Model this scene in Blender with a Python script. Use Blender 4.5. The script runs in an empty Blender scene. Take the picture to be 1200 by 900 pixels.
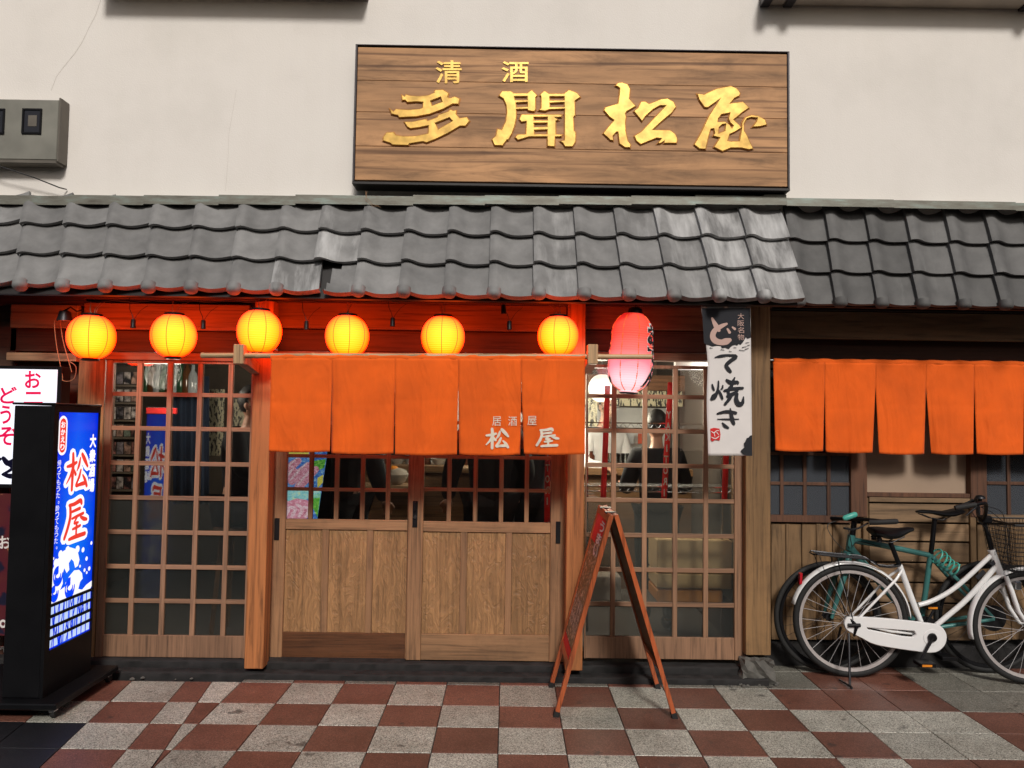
import bpy, bmesh, math, random
from mathutils import Vector, Matrix
from math import sin, cos, pi, radians, atan, tan, sqrt
R_ = random.Random(7)
S = bpy.context.scene
COL = S.collection

# ------------------------------------------------------------------ camera
F = 915.0; CH = 1.485
PITCH = atan(45/F); YAW = radians(-0.31); ROLL = radians(0.82)
cam_d = bpy.data.cameras.new('camera'); cam = bpy.data.objects.new('camera', cam_d); COL.objects.link(cam)
CR = Matrix.Rotation(YAW, 3, 'Z') @ Matrix.Rotation(pi/2+PITCH, 3, 'X') @ Matrix.Rotation(ROLL, 3, 'Z')
CO = Vector((0, 0, CH))
cam.matrix_world = Matrix.Translation(CO) @ CR.to_4x4()
cam_d.sensor_width = 36; cam_d.lens = F/1200*36; cam_d.clip_end = 500; cam_d.clip_start = .05
S.camera = cam

# ------------------------------------------------------------------ world, sun, exposure
SUN_EL, SUN_AZ = radians(38), radians(9)
w = bpy.data.worlds.new('World'); S.world = w; w.use_nodes = True
nt = w.node_tree; bg = nt.nodes['Background']
sky = nt.nodes.new('ShaderNodeTexSky'); sky.sky_type = 'NISHITA'; sky.sun_disc = False
sky.sun_elevation = SUN_EL; sky.sun_rotation = pi - SUN_AZ
sky.air_density = 1.0; sky.dust_density = 4.0; sky.ozone_density = 0.2
nt.links.new(sky.outputs[0], bg.inputs[0]); bg.inputs[1].default_value = 0.05
sd = bpy.data.lights.new('sun', 'SUN'); sd.energy = 2.45; sd.angle = radians(11); sd.color = (1, .96, .905)
sun = bpy.data.objects.new('sun', sd); COL.objects.link(sun)
sun.rotation_euler = (pi/2 - SUN_EL, 0, SUN_AZ)      # shines towards +Y and down
S.view_settings.view_transform = 'Standard'; S.view_settings.look = 'None'
S.view_settings.exposure = 0.0; S.view_settings.gamma = 1.0

# ------------------------------------------------------------------ photo-to-place geometry helpers
def ray(x, y): return CR @ Vector(((x-600)/F, -(y-450)/F, -1))
def P(x, y, Y):                    # point of the plane at depth Y
    d = ray(x, y); return CO + d*(Y/d.y)
def PX(x, y, X):
    d = ray(x, y); return CO + d*(X/d.x)
def G(x, y, z=0.0):
    d = ray(x, y); return CO + d*((z-CH)/d.z)
def PP(x, y, g0, g1, off=0):       # vertical plane through two ground points
    n = Vector((-(g1.y-g0.y), g1.x-g0.x, 0)).normalized()
    d = ray(x, y); return CO + d*(((g0+n*off)-CO).dot(n)/d.dot(n))

# ------------------------------------------------------------------ object helpers
OFF = {}
def empty(name, loc, label=None, cat=None, group=None):
    o = bpy.data.objects.new(name, None); COL.objects.link(o); o.location = loc
    o.empty_display_size = .1
    OFF[o.name] = Vector(loc)
    if label: o['label'] = label
    if cat: o['category'] = cat
    if group: o['group'] = group
    return o
def tag(o, label=None, cat=None, group=None, kind=None):
    if label: o['label'] = label
    if cat: o['category'] = cat
    if group: o['group'] = group
    if kind: o['kind'] = kind
    return o
def copy_tree(o, parent=None):
    c = o.copy(); COL.objects.link(c); c.parent = parent
    for ch in list(o.children): copy_tree(ch, c)
    return c

class MB:
    def __init__(s): s.bm = bmesh.new()
    def box(s, x0, x1, y0, y1, z0, z1, bev=0.0, rot=None, piv=None):
        r = bmesh.ops.create_cube(s.bm, size=1)
        vs = r['verts']
        for v in vs:
            v.co = Vector((x0 if v.co.x < 0 else x1, y0 if v.co.y < 0 else y1, z0 if v.co.z < 0 else z1))
        if bev:
            es = list({e for v in vs for e in v.link_edges})
            q = bmesh.ops.bevel(s.bm, geom=es, offset=bev, segments=1, affect='EDGES', profile=.5)
            vs = list({v for f in q['faces'] for v in f.verts} | {v for v in vs if v.is_valid})
        if rot is not None:
            for v in vs: v.co = piv + rot @ (v.co-piv)
        return s
    def pbox(s, px0, py0, px1, py1, Y, dep, bev=0.0, grow=0.0):      # box whose front face is given in photo pixels at depth Y
        cx, cy = (px0+px1)/2, (py0+py1)/2
        x0, x1 = P(px0, cy, Y).x, P(px1, cy, Y).x
        z0, z1 = P(cx, py1, Y).z, P(cx, py0, Y).z
        return s.box(x0-grow, x1+grow, Y, Y+dep, z0-grow, z1+grow, bev)
    def poly(s, pts):
        vs = [s.bm.verts.new(p) for p in pts]
        try: s.bm.faces.new(vs)
        except ValueError: pass
        return s
    def slab(s, pts, dvec):          # prism
        dvec = Vector(dvec); a = [s.bm.verts.new(p) for p in pts]; b = [s.bm.verts.new(Vector(p)+dvec) for p in pts]
        n = len(a); s.bm.faces.new(a); s.bm.faces.new(b[::-1])
        for i in range(n): s.bm.faces.new((a[i], b[i], b[(i+1) % n], a[(i+1) % n]))
        return s
    def tube(s, path, r, n=8, cap=True, closed=False):
        path = [Vector(p) for p in path]; m = len(path)
        rs = r if isinstance(r, (list, tuple)) else [r]*m
        rings = []; up = None
        for i, p in enumerate(path):
            if closed: t = path[(i+1) % m]-path[i-1]
            else: t = path[min(i+1, m-1)]-path[max(i-1, 0)]
            if t.length < 1e-9: t = Vector((0, 0, 1))
            t.normalize()
            if up is None: up = Vector((0, 0, 1)) if abs(t.z) < .9 else Vector((0, 1, 0))
            a = t.cross(up)
            if a.length < 1e-6: a = t.cross(Vector((1, 0, 0)))
            a.normalize(); b = a.cross(t).normalized(); up = b
            rings.append([s.bm.verts.new(p + (a*cos(2*pi*k/n)+b*sin(2*pi*k/n))*rs[i]) for k in range(n)])
        for i in range(m if closed else m-1):
            A, B = rings[i], rings[(i+1) % m]
            for k in range(n): s.bm.faces.new((A[k], A[(k+1) % n], B[(k+1) % n], B[k]))
        if cap and not closed: s.bm.faces.new(rings[0][::-1]); s.bm.faces.new(rings[-1])
        return s
    def lathe(s, prof, c=(0, 0, 0), n=24, axis='Z', cap=True):       # prof: (r, h)
        c = Vector(c); rings = []
        for r, h in prof:
            ring = []
            for k in range(n):
                a = 2*pi*k/n
                v = {'Z': Vector((r*cos(a), r*sin(a), h)), 'Y': Vector((r*cos(a), h, r*sin(a))), 'X': Vector((h, r*cos(a), r*sin(a)))}[axis]
                ring.append(s.bm.verts.new(c+v))
            rings.append(ring)
        for A, B in zip(rings, rings[1:]):
            for k in range(n): s.bm.faces.new((A[k], A[(k+1) % n], B[(k+1) % n], B[k]))
        if cap: s.bm.faces.new(rings[0][::-1]); s.bm.faces.new(rings[-1])
        return s
    def grid(s, fn, nu, nv, keep=None):
        g = [[s.bm.verts.new(fn(i/nu, j/nv)) for j in range(nv+1)] for i in range(nu+1)]
        for i in range(nu):
            for j in range(nv):
                if keep and not keep((i+.5)/nu, (j+.5)/nv): continue
                s.bm.faces.new((g[i][j], g[i+1][j], g[i+1][j+1], g[i][j+1]))
        return s
    def build(s, name, mat, parent=None, smooth=False, world=True, solid=0, sub=0):
        bmesh.ops.recalc_face_normals(s.bm, faces=s.bm.faces)
        me = bpy.data.meshes.new(name)
        s.bm.to_mesh(me); s.bm.free()
        return link(name, me, mat, parent, smooth, world, solid, sub)

def link(name, me, mat, parent=None, smooth=False, world=True, solid=0, sub=0):
    if world:
        if parent is not None: off = OFF.get(parent.name, Vector((0, 0, 0)))
        else:
            xs = [v.co for v in me.vertices]
            off = Vector((sum(v.x for v in xs)/len(xs), sum(v.y for v in xs)/len(xs), min(v.z for v in xs)))
        me.transform(Matrix.Translation(-off))
    o = bpy.data.objects.new(name, me); COL.objects.link(o)
    if world:
        if parent is None: o.location = off
        OFF[o.name] = off
    if mat is not None and not me.materials: me.materials.append(mat)
    if smooth:
        for p in me.polygons: p.use_smooth = True
        try: me.set_sharp_from_angle(angle=radians(45))
        except Exception: pass
    if solid:
        m = o.modifiers.new('solid', 'SOLIDIFY'); m.thickness = solid; m.offset = 0
    if sub:
        m = o.modifiers.new('sub', 'SUBSURF'); m.levels = sub; m.render_levels = sub
    if parent is not None: o.parent = parent
    return o

# flat shapes: loops in a 2D space, mapped to the place by fn(x, y, h) (h = how far it stands proud)
def shape_mesh(loops, fn, thick=0.0, bev=0.0, off=0.0):
    cu = bpy.data.curves.new('shape', 'CURVE'); cu.dimensions = '2D'; cu.fill_mode = 'BOTH' if thick else 'FRONT'
    cu.extrude = thick/2; cu.bevel_depth = bev; cu.bevel_resolution = 0; cu.offset = off
    for lp in loops:
        sp = cu.splines.new('POLY'); sp.points.add(len(lp)-1); sp.use_cyclic_u = True
        for p, (x, y) in zip(sp.points, lp): p.co = (x, -y, 0, 1)
    ob = bpy.data.objects.new('tmp', cu); me = bpy.data.meshes.new_from_object(ob)
    bpy.data.objects.remove(ob); bpy.data.curves.remove(cu)
    for v in me.vertices: v.co = fn(v.co.x, -v.co.y, v.co.z+thick/2)
    return me
GC = {}
def glyph_mesh(ch, box, fn, bold=0.0, thick=0.0, flip=False, bev=0):
    """one character fitted to box (x0, y0, x1, y1)"""
    cu = bpy.data.curves.new('t', 'FONT'); cu.body = ch; cu.size = 1; cu.fill_mode = 'BOTH' if thick else 'FRONT'
    cu.offset = bold; cu.extrude = thick/2; cu.resolution_u = 3; cu.bevel_depth = bev; cu.bevel_resolution = 0
    ob = bpy.data.objects.new('tmp', cu); me = bpy.data.meshes.new_from_object(ob)
    bpy.data.objects.remove(ob); bpy.data.curves.remove(cu)
    vs = me.vertices
    if not len(vs): return me
    a0, a1 = min(v.co.x for v in vs), max(v.co.x for v in vs); b0, b1 = min(v.co.y for v in vs), max(v.co.y for v in vs)
    x0, y0, x1, y1 = box
    for v in vs:
        u = (v.co.x-a0)/(a1-a0 or 1); t = (b1-v.co.y)/(b1-b0 or 1)
        if flip: u = 1-u
        v.co = fn(x0+u*(x1-x0), y0+t*(y1-y0), v.co.z+thick/2)
    return me
def multi_glyph(ch, box, fn, b):
    x0, y0, x1, y1 = box; bx, by = (x1-x0)*b, (y1-y0)*b
    return merge([glyph_mesh(ch, (x0+i*bx, y0+j*by, x1+i*bx, y1+j*by), lambda x, y, h, q=q: fn(x, y, h)+Vector((q*.0001, 0, 0))) for q, (i, j) in enumerate(((-1, 0), (1, 0), (0, -1), (0, 1)))])
def merge(meshes):
    bm = bmesh.new()
    for m in meshes: bm.from_mesh(m); bpy.data.meshes.remove(m)
    me = bpy.data.meshes.new('m'); bm.to_mesh(me); bm.free(); return me
def spline(pts, k=5):
    out = []; n = len(pts)
    for i in range(n-1):
        p0, p1, p2, p3 = pts[max(i-1, 0)], pts[i], pts[i+1], pts[min(i+2, n-1)]
        for j in range(k):
            t = j/k
            out.append(tuple(.5*((2*b)+(-a+c)*t+(2*a-5*b+4*c-d)*t*t+(-a+3*b-3*c+d)*t**3) for a, b, c, d in zip(p0, p1, p2, p3)))
    out.append(tuple(pts[-1])); return out
def stroke_mesh(strokes, fn, grow=0.0, lift=0.0002):
    """brush strokes [(x, y, width), ...]"""
    bm = bmesh.new()
    for si, st in enumerate(strokes):
        pts = spline(st) if len(st) > 2 else st
        L = []; Rr = []
        for i, (x, y, wd) in enumerate(pts):
            a = pts[max(i-1, 0)]; b = pts[min(i+1, len(pts)-1)]
            dx, dy = b[0]-a[0], b[1]-a[1]; l = sqrt(dx*dx+dy*dy) or 1
            hw = max(wd, .01)/2+grow; L.append((x-dy/l*hw, y+dx/l*hw)); Rr.append((x+dy/l*hw, y-dx/l*hw))
        def cap(p, q, r):
            dx, dy = q[0]-p[0], q[1]-p[1]; l = sqrt(dx*dx+dy*dy) or 1; ux, uy = -dx/l, -dy/l
            h = r[2]/2+grow
            return [(p[0]+(-uy*cos(t)*1+ux*sin(t))*h, p[1]+(ux*cos(t)+uy*sin(t))*h) for t in (pi*.25, pi*.5, pi*.75)]
        def mk(p): return bm.verts.new(fn(p[0], p[1], lift*(si+1)))
        lv = [mk(p) for p in L]; rv = [mk(p) for p in Rr]
        for i in range(len(lv)-1): bm.faces.new((lv[i], lv[i+1], rv[i+1], rv[i]))
        for (p, q, e, A, B) in ((pts[0], pts[1], 0, rv[0], lv[0]), (pts[-1], pts[-2], 1, lv[-1], rv[-1])):
            c = [mk(z) for z in cap(p, q, p)]
            try: bm.faces.new([A]+c+[B])
            except ValueError: pass
    bmesh.ops.recalc_face_normals(bm, faces=bm.faces)
    me = bpy.data.meshes.new('m'); bm.to_mesh(me); bm.free(); return me

# ------------------------------------------------------------------ materials
def mat(name):
    m = bpy.data.materials.new(name); m.use_nodes = True
    nt = m.node_tree; return m, nt, nt.nodes['Principled BSDF']
def N(nt, typ, **kw):
    n = nt.nodes.new('ShaderNode'+typ)
    for k, v in kw.items():
        if k.startswith('i_'): n.inputs[k[2:].replace('_', ' ')].default_value = v
        else: setattr(n, k, v)
    return n
def ramp(nt, fac, stops):
    r = nt.nodes.new('ShaderNodeValToRGB'); cr = r.color_ramp
    while len(cr.elements) < len(stops): cr.elements.new(.5)
    for e, (p, c) in zip(cr.elements, stops): e.position = p; e.color = (*c, 1) if len(c) == 3 else c
    nt.links.new(fac, r.inputs[0]); return r.outputs[0]
def coords(nt, scale=(1, 1, 1), rnd=True, rot=(0, 0, 0)):
    tc = N(nt, 'TexCoord'); mp = N(nt, 'Mapping'); mp.inputs['Scale'].default_value = scale; mp.inputs['Rotation'].default_value = rot
    nt.links.new(tc.outputs['Object'], mp.inputs[0])
    if rnd:
        oi = N(nt, 'ObjectInfo'); mu = N(nt, 'Math', operation='MULTIPLY'); mu.inputs[1].default_value = 37.0
        nt.links.new(oi.outputs['Random'], mu.inputs[0]); nt.links.new(mu.outputs[0], mp.inputs['Location'])
    return mp.outputs[0]
def mixc(nt, f, a, b, mode='MIX'):
    m = N(nt, 'Mix', data_type='RGBA', blend_type=mode)
    if isinstance(f, (int, float)): m.inputs[0].default_value = f
    else: nt.links.new(f, m.inputs[0])
    for k, c in ((6, a), (7, b)):
        if isinstance(c, tuple): m.inputs[k].default_value = (*c, 1)
        else: nt.links.new(c, m.inputs[k])
    return m.outputs[2]
def bump(nt, bs, h, strength=.3, dist=.01):
    b = N(nt, 'Bump'); b.inputs['Strength'].default_value = strength; b.inputs['Distance'].default_value = dist
    nt.links.new(h, b.inputs['Height']); nt.links.new(b.outputs[0], bs.inputs['Normal'])

def plain(name, c, rough=.6, metal=0.0, var=.15, scale=8, bmp=0.0, coat=0.0):
    m, nt, b = mat(name); v = coords(nt)
    n = N(nt, 'TexNoise', i_Scale=scale, i_Detail=6.0); nt.links.new(v, n.inputs['Vector'])
    lo = tuple(x*(1-var) for x in c); hi = tuple(min(x*(1+var), 1) for x in c)
    nt.links.new(ramp(nt, n.outputs[0], [(.3, lo), (.7, hi)]), b.inputs['Base Color'])
    rr = N(nt, 'MapRange'); rr.inputs[3].default_value = rough*.8; rr.inputs[4].default_value = min(rough*1.2, 1)
    nt.links.new(n.outputs[0], rr.inputs[0]); nt.links.new(rr.outputs[0], b.inputs['Roughness'])
    b.inputs['Metallic'].default_value = metal; b.inputs['Coat Weight'].default_value = coat
    if bmp: bump(nt, b, n.outputs[0], bmp, .004)
    return m
def wood(name, c, dark=.45, axis='Z', grain=60, rough=.6, streak=.5, swirl=False, stain=.0, stc=(.02, .012, .008)):
    m, nt, b = mat(name)
    a = {'Z': (grain, grain, 2.2), 'X': (2.2, grain, grain)}[axis]
    v = coords(nt, a)
    n = N(nt, 'TexNoise', i_Scale=1.0, i_Detail=8.0, i_Roughness=.65, i_Distortion=.6); nt.links.new(v, n.inputs['Vector'])
    a2 = {'Z': (5, 5, .6), 'X': (.6, 5, 5)}[axis]
    v2 = coords(nt, a2); n2 = N(nt, 'TexNoise', i_Scale=1.0, i_Detail=4.0, i_Distortion=1.0); nt.links.new(v2, n2.inputs['Vector'])
    lo = tuple(x*dark for x in c); hi = tuple(min(x*1.25, 1) for x in c)
    col = ramp(nt, n.outputs[0], [(.32, lo), (.5, c), (.72, hi)])
    tone = ramp(nt, n2.outputs[0], [(.3, (1-streak,)*3), (.65, (1.0,)*3)])
    col = mixc(nt, 1.0, col, tone, 'MULTIPLY')
    h = n.outputs[0]
    if swirl:
        v3 = coords(nt, (3.2, 3.2, 1.1)); n3 = N(nt, 'TexNoise', i_Scale=4.5, i_Detail=4.0, i_Distortion=1.3); nt.links.new(v3, n3.inputs['Vector'])
        wv = N(nt, 'Math', operation='MULTIPLY'); wv.inputs[1].default_value = 34.0; nt.links.new(n3.outputs[0], wv.inputs[0])
        sn = N(nt, 'Math', operation='SINE'); nt.links.new(wv.outputs[0], sn.inputs[0])
        band = ramp(nt, sn.outputs[0], [(0, (.80,)*3), (.35, (1.0,)*3), (.9, (1.20, 1.18, 1.14))])
        col = mixc(nt, .5, col, mixc(nt, 1.0, col, band, 'MULTIPLY'))
        ad = N(nt, 'Math', operation='ADD'); nt.links.new(sn.outputs[0], ad.inputs[0]); nt.links.new(h, ad.inputs[1]); h = ad.outputs[0]
    oi = N(nt, 'ObjectInfo'); orr = N(nt, 'MapRange'); orr.inputs[3].default_value = .8; orr.inputs[4].default_value = 1.12
    nt.links.new(oi.outputs['Random'], orr.inputs[0]); col = mixc(nt, 1.0, col, orr.outputs[0], 'MULTIPLY')
    if stain:
        v4 = coords(nt, (2, 2, 2)); n4 = N(nt, 'TexNoise', i_Scale=1.6, i_Detail=6.0, i_Roughness=.7); nt.links.new(v4, n4.inputs['Vector'])
        f = ramp(nt, n4.outputs[0], [(.5, (0, 0, 0)), (.75, (stain,)*3)]); col = mixc(nt, f, col, stc)
    nt.links.new(col, b.inputs['Base Color']); b.inputs['Roughness'].default_value = rough
    bump(nt, b, h, .35, .003)
    return m
def emit(name, c, s=1.0):
    m, nt, b = mat(name); b.inputs['Base Color'].default_value = (*[min(x, .8)*.5 for x in c], 1)
    b.inputs['Emission Color'].default_value = (*c, 1); b.inputs['Emission Strength'].default_value = s; b.inputs['Roughness'].default_value = .4
    return m

M = {}
M['wood_frame'] = wood('lattice_wood', (.34, .185, .105), rough=.65, streak=.3)
M['wood_frame_h'] = wood('lattice_wood_h', (.34, .185, .105), axis='X', rough=.65, streak=.3)
M['wood_door'] = wood('door_wood', (.33, .175, .085), rough=.6, streak=.35, stain=.35)
M['wood_door_h'] = wood('door_wood_h', (.34, .185, .09), axis='X', rough=.6, streak=.35, stain=.35)
M['wood_dark_h'] = wood('kick_wood', (.15, .06, .025), axis='X', rough=.4, streak=.5, stain=.5)
M['elm'] = wood('elm_panel', (.37, .20, .088), rough=.5, swirl=True, streak=.3, grain=70, dark=.6, stain=.35, stc=(.10, .05, .022))
M['post'] = wood('post_wood', (.46, .17, .055), rough=.55, streak=.25, grain=45)
M['pillar'] = wood('pillar_wood', (.32, .18, .075), rough=.7, streak=.45, stain=.4)
M['board'] = wood('board_wood', (.26, .12, .06), axis='X', rough=.7, streak=.4)
M['board_pale'] = wood('pale_board_wood', (.40, .24, .13), axis='X', rough=.75, streak=.3, grain=35)
M['board_dark'] = wood('dark_board_wood', (.10, .038, .02), axis='X', rough=.7, streak=.4)
M['annex'] = wood('annex_board', (.23, .135, .062), rough=.75, streak=.4, grain=25, stain=.3)
M['annex_h'] = wood('annex_board_h', (.28, .175, .095), axis='X', rough=.75, streak=.3, grain=25, stain=.25)
M['annex_dark'] = wood('annex_dark', (.13, .055, .028), rough=.7, streak=.4)
M['sign_wood'] = wood('sign_wood', (.56, .30, .14), axis='X', dark=.5, grain=16, rough=.7, streak=.5, stain=.35, stc=(.10, .045, .02))
m = M['sign_wood']; nt = m.node_tree; b = nt.nodes['Principled BSDF']; lk_ = b.inputs['Base Color'].links[0].from_socket
v = coords(nt, (.55, 30, 30)); n = N(nt, 'TexNoise', i_Scale=1.0, i_Detail=5.0, i_Distortion=.2); nt.links.new(v, n.inputs['Vector'])
nt.links.new(mixc(nt, ramp(nt, n.outputs[0], [(.56, (0, 0, 0)), (.66, (.75, .75, .75))]), lk_, (.085, .035, .015)), b.inputs['Base Color'])
M['sign_frame'] = plain('sign_frame_metal', (.05, .045, .05), .4, .6)
M['black_wood'] = plain('black_wood', (.012, .010, .010), .5)
M['bamboo'] = wood('bamboo', (.50, .33, .17), axis='X', rough=.45, streak=.2, grain=30)
M['bracket'] = wood('bracket_wood', (.50, .31, .16), axis='Z', rough=.6, streak=.2)
M['aframe'] = wood('aframe_wood', (.44, .10, .03), rough=.4, streak=.3)
M['counter'] = wood('counter_wood', (.28, .15, .07), axis='X', rough=.5)
M['black'] = plain('black_paint', (.005, .005, .006), .42); M['black'].node_tree.nodes['Principled BSDF'].inputs['Specular IOR Level'].default_value = .22
M['black_matte'] = plain('black_matte', (.015, .015, .016), .8)
M['dark_metal'] = plain('dark_metal', (.03, .03, .033), .38, .7)
M['rubber'] = plain('rubber', (.012, .012, .012), .75)
M['spoke'] = plain('spoke_steel', (.62, .60, .60), .35, .25); M['chrome'] = plain('chrome', (.55, .55, .56), .25, 1.0)
M['rim_white'] = plain('rim_aluminium', (.50, .46, .45), .35, .35)
M['white_paint'] = plain('white_bike_paint', (.80, .80, .80), .25, 0, .03, 3, coat=.5)
M['teal'] = plain('teal_paint', (.05, .18, .17), .35, .1, .1, 4, coat=.3)
M['teal_light'] = plain('teal_plastic', (.07, .40, .33), .4)
M['gold'] = plain('gold_leaf', (.64, .40, .10), .36, .5, .3, 16, .15); M['gold_edge'] = plain('gold_edge', (.50, .19, .03), .5, .2)
M['cord'] = plain('black_cord', (.012, .011, .011), .6)
M['cord_tan'] = plain('tan_cord', (.30, .17, .09), .6)
M['paper_white'] = plain('white_cloth', (.74, .70, .68), .85, 0, .04, 12)
M['ink'] = plain('ink', (.012, .013, .018), .8, 0, .3)
M['cream_ink'] = plain('cream_print', (.78, .70, .58), .85, 0, .05)
M['red_ink'] = plain('red_print', (.62, .02, .02), .8)
M['pink_ink'] = plain('pinkish_print', (.55, .37, .32), .85, 0, .05)
M['tape_red'] = plain('red_ribbon', (.90, .02, .025), .5)
M['cardboard'] = plain('cardboard', (.80, .56, .28), .85); M['crate_orange'] = plain('crate_orange', (.75, .30, .06), .6)
M['concrete'] = plain('concrete', (.10, .095, .085), .9, 0, .5, 9, .6)
M['meter'] = plain('meter_box_paint', (.22, .215, .185), .55, .2, .18, 6)
M['meter_side'] = plain('meter_box_trim', (.13, .115, .095), .55, .2, .2, 6)
M['stainless'] = plain('stainless', (.45, .45, .46), .3, .9)
M['amber'] = plain('amber_reflector', (.75, .25, .02), .25)
M['red_plastic'] = plain('red_reflector', (.45, .01, .02), .2)
M['skin'] = plain('skin', (.50, .28, .19), .55)
M['cloth_black'] = plain('black_cloth', (.010, .010, .013), .9)
M['cloth_grey'] = plain('dark_grey_cloth', (.03, .028, .033), .9)
M['cloth_white'] = plain('white_shirt', (.70, .70, .72), .85)
M['hair'] = plain('hair', (.010, .008, .007), .6)
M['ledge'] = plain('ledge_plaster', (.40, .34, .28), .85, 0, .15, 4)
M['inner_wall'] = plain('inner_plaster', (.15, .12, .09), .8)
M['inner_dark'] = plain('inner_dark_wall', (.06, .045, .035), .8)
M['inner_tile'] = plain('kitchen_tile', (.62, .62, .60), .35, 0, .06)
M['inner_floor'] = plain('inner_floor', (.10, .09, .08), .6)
M['mesh_black'] = plain('basket_wire', (.012, .012, .013), .5, .4)

# plaster with streaks and hairline cracks
m, nt, b = mat('plaster_wall'); v = coords(nt, (1, 1, 1), False)
n = N(nt, 'TexNoise', i_Scale=1.3, i_Detail=9.0, i_Roughness=.6); nt.links.new(v, n.inputs['Vector'])
v2 = coords(nt, (14, 14, .8), False); n2 = N(nt, 'TexNoise', i_Scale=1.0, i_Detail=5.0); nt.links.new(v2, n2.inputs['Vector'])
n3 = N(nt, 'TexNoise', i_Scale=160.0, i_Detail=3.0); nt.links.new(v, n3.inputs['Vector'])
col = ramp(nt, n.outputs[0], [(.22, (.70, .665, .62)), (.5, (.79, .75, .705)), (.75, (.82, .785, .74))])
col = mixc(nt, 1.0, col, ramp(nt, n2.outputs[0], [(.25, (.985, .985, .98)), (.6, (1, 1, 1))]), 'MULTIPLY')
nt.links.new(col, b.inputs['Base Color']); b.inputs['Roughness'].default_value = .9
bump(nt, b, n3.outputs[0], .35, .003); M['plaster'] = m
M['crack'] = plain('crack_line', (.42, .37, .32), .9)

# grey smoked roof tiles, some with pale mineral bloom
def tile_mat(name, bloom):
    m, nt, b = mat(name); v = coords(nt, (1, 1, 1))
    n = N(nt, 'TexNoise', i_Scale=7.0, i_Detail=7.0, i_Roughness=.6); nt.links.new(v, n.inputs['Vector'])
    v2 = coords(nt, (11, 1.6, 11)); n2 = N(nt, 'TexNoise', i_Scale=1.0, i_Detail=7.0, i_Roughness=.62, i_Distortion=.15); nt.links.new(v2, n2.inputs['Vector'])
    col = ramp(nt, n.outputs[0], [(.3, (.155, .154, .153)), (.7, (.26, .258, .256))])
    oi = N(nt, 'ObjectInfo'); orr = N(nt, 'MapRange'); orr.inputs[3].default_value = .78; orr.inputs[4].default_value = 1.15
    nt.links.new(oi.outputs['Random'], orr.inputs[0]); col = mixc(nt, 1.0, col, orr.outputs[0], 'MULTIPLY')
    f = ramp(nt, n2.outputs[0], [(.60-.26*bloom, (0, 0, 0)), (.84-.26*bloom, (min(.15+bloom, .9),)*3)])
    col = mixc(nt, f, col, (.50, .50, .50))
    nt.links.new(col, b.inputs['Base Color']); b.inputs['Roughness'].default_value = .72
    n3 = N(nt, 'TexNoise', i_Scale=90.0, i_Detail=2.0); nt.links.new(v, n3.inputs['Vector'])
    bump(nt, b, n3.outputs[0], .2, .002); return m
M['tile'] = tile_mat('smoked_tile', 0.0); M['tile_bloom'] = tile_mat('bloomed_tile', .75); M['tile_half'] = tile_mat('streaked_tile', .35); M['tile_dark'] = tile_mat('dark_grey_tile', .0)
for e_ in M['tile_dark'].node_tree.nodes:  # annex roof tiles: same tile in a darker grey
    if e_.bl_idname == 'ShaderNodeValToRGB' and e_.color_ramp.elements[0].color[0] > .1: e_.color_ramp.elements[0].color = (.088, .087, .086, 1); e_.color_ramp.elements[1].color = (.145, .143, .141, 1)
# green copper flashing
m, nt, b = mat('copper_flashing'); v = coords(nt, (2, 2, 9), False)
n = N(nt, 'TexNoise', i_Scale=2.5, i_Detail=8.0, i_Roughness=.7); nt.links.new(v, n.inputs['Vector'])
nt.links.new(ramp(nt, n.outputs[0], [(.3, (.10, .09, .07)), (.5, (.17, .168, .14)), (.74, (.24, .31, .28))]), b.inputs['Base Color'])
b.inputs['Roughness'].default_value = .55; b.inputs['Metallic'].default_value = .3; M['copper'] = m

# paving
def stone(name, stops, sc=260, spots=None):
    m, nt, b = mat(name); v = coords(nt)
    vo = N(nt, 'TexVoronoi', i_Scale=float(sc)); nt.links.new(v, vo.inputs['Vector'])
    sp = N(nt, 'SeparateColor'); nt.links.new(vo.outputs['Color'], sp.inputs[0])
    col = ramp(nt, sp.outputs[0], stops)
    n = N(nt, 'TexNoise', i_Scale=3.0, i_Detail=8.0, i_Roughness=.65); nt.links.new(v, n.inputs['Vector'])
    col = mixc(nt, 1.0, col, ramp(nt, n.outputs[0], [(.3, (.66, .64, .62)), (.65, (1.05, 1.05, 1.05))]), 'MULTIPLY')
    oi = N(nt, 'ObjectInfo'); orr = N(nt, 'MapRange'); orr.inputs[3].default_value = .82; orr.inputs[4].default_value = 1.1
    nt.links.new(oi.outputs['Random'], orr.inputs[0]); col = mixc(nt, 1.0, col, orr.outputs[0], 'MULTIPLY')
    n2 = N(nt, 'TexNoise', i_Scale=9.0, i_Detail=3.0); nt.links.new(v, n2.inputs['Vector'])
    f = ramp(nt, n2.outputs[0], [(.66, (0, 0, 0)), (.72, (.7, .7, .7))]); col = mixc(nt, f, col, (.03, .027, .025))
    nt.links.new(col, b.inputs['Base Color']); b.inputs['Roughness'].default_value = .42
    bump(nt, b, sp.outputs[0], .12, .002); return m
M['paver_red'] = stone('red_granite', [(0, (.08, .036, .028)), (.4, (.175, .070, .048)), (.8, (.225, .092, .062)), (1, (.30, .15, .11))])
M['paver_white'] = stone('pale_terrazzo', [(0, (.08, .078, .068)), (.28, (.28, .275, .235)), (.6, (.50, .49, .425)), (1, (.74, .73, .65))])
M['paver_grey'] = stone('grey_terrazzo', [(0, (.07, .066, .055)), (.3, (.17, .165, .14)), (.7, (.27, .26, .225)), (1, (.38, .37, .32))])
M['paver_black'] = stone('black_paver', [(0, (.006, .007, .009)), (.6, (.014, .016, .02)), (1, (.03, .033, .04))], 320)
M['grout'] = plain('grout', (.035, .03, .027), .9, 0, .3, 30)
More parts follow.
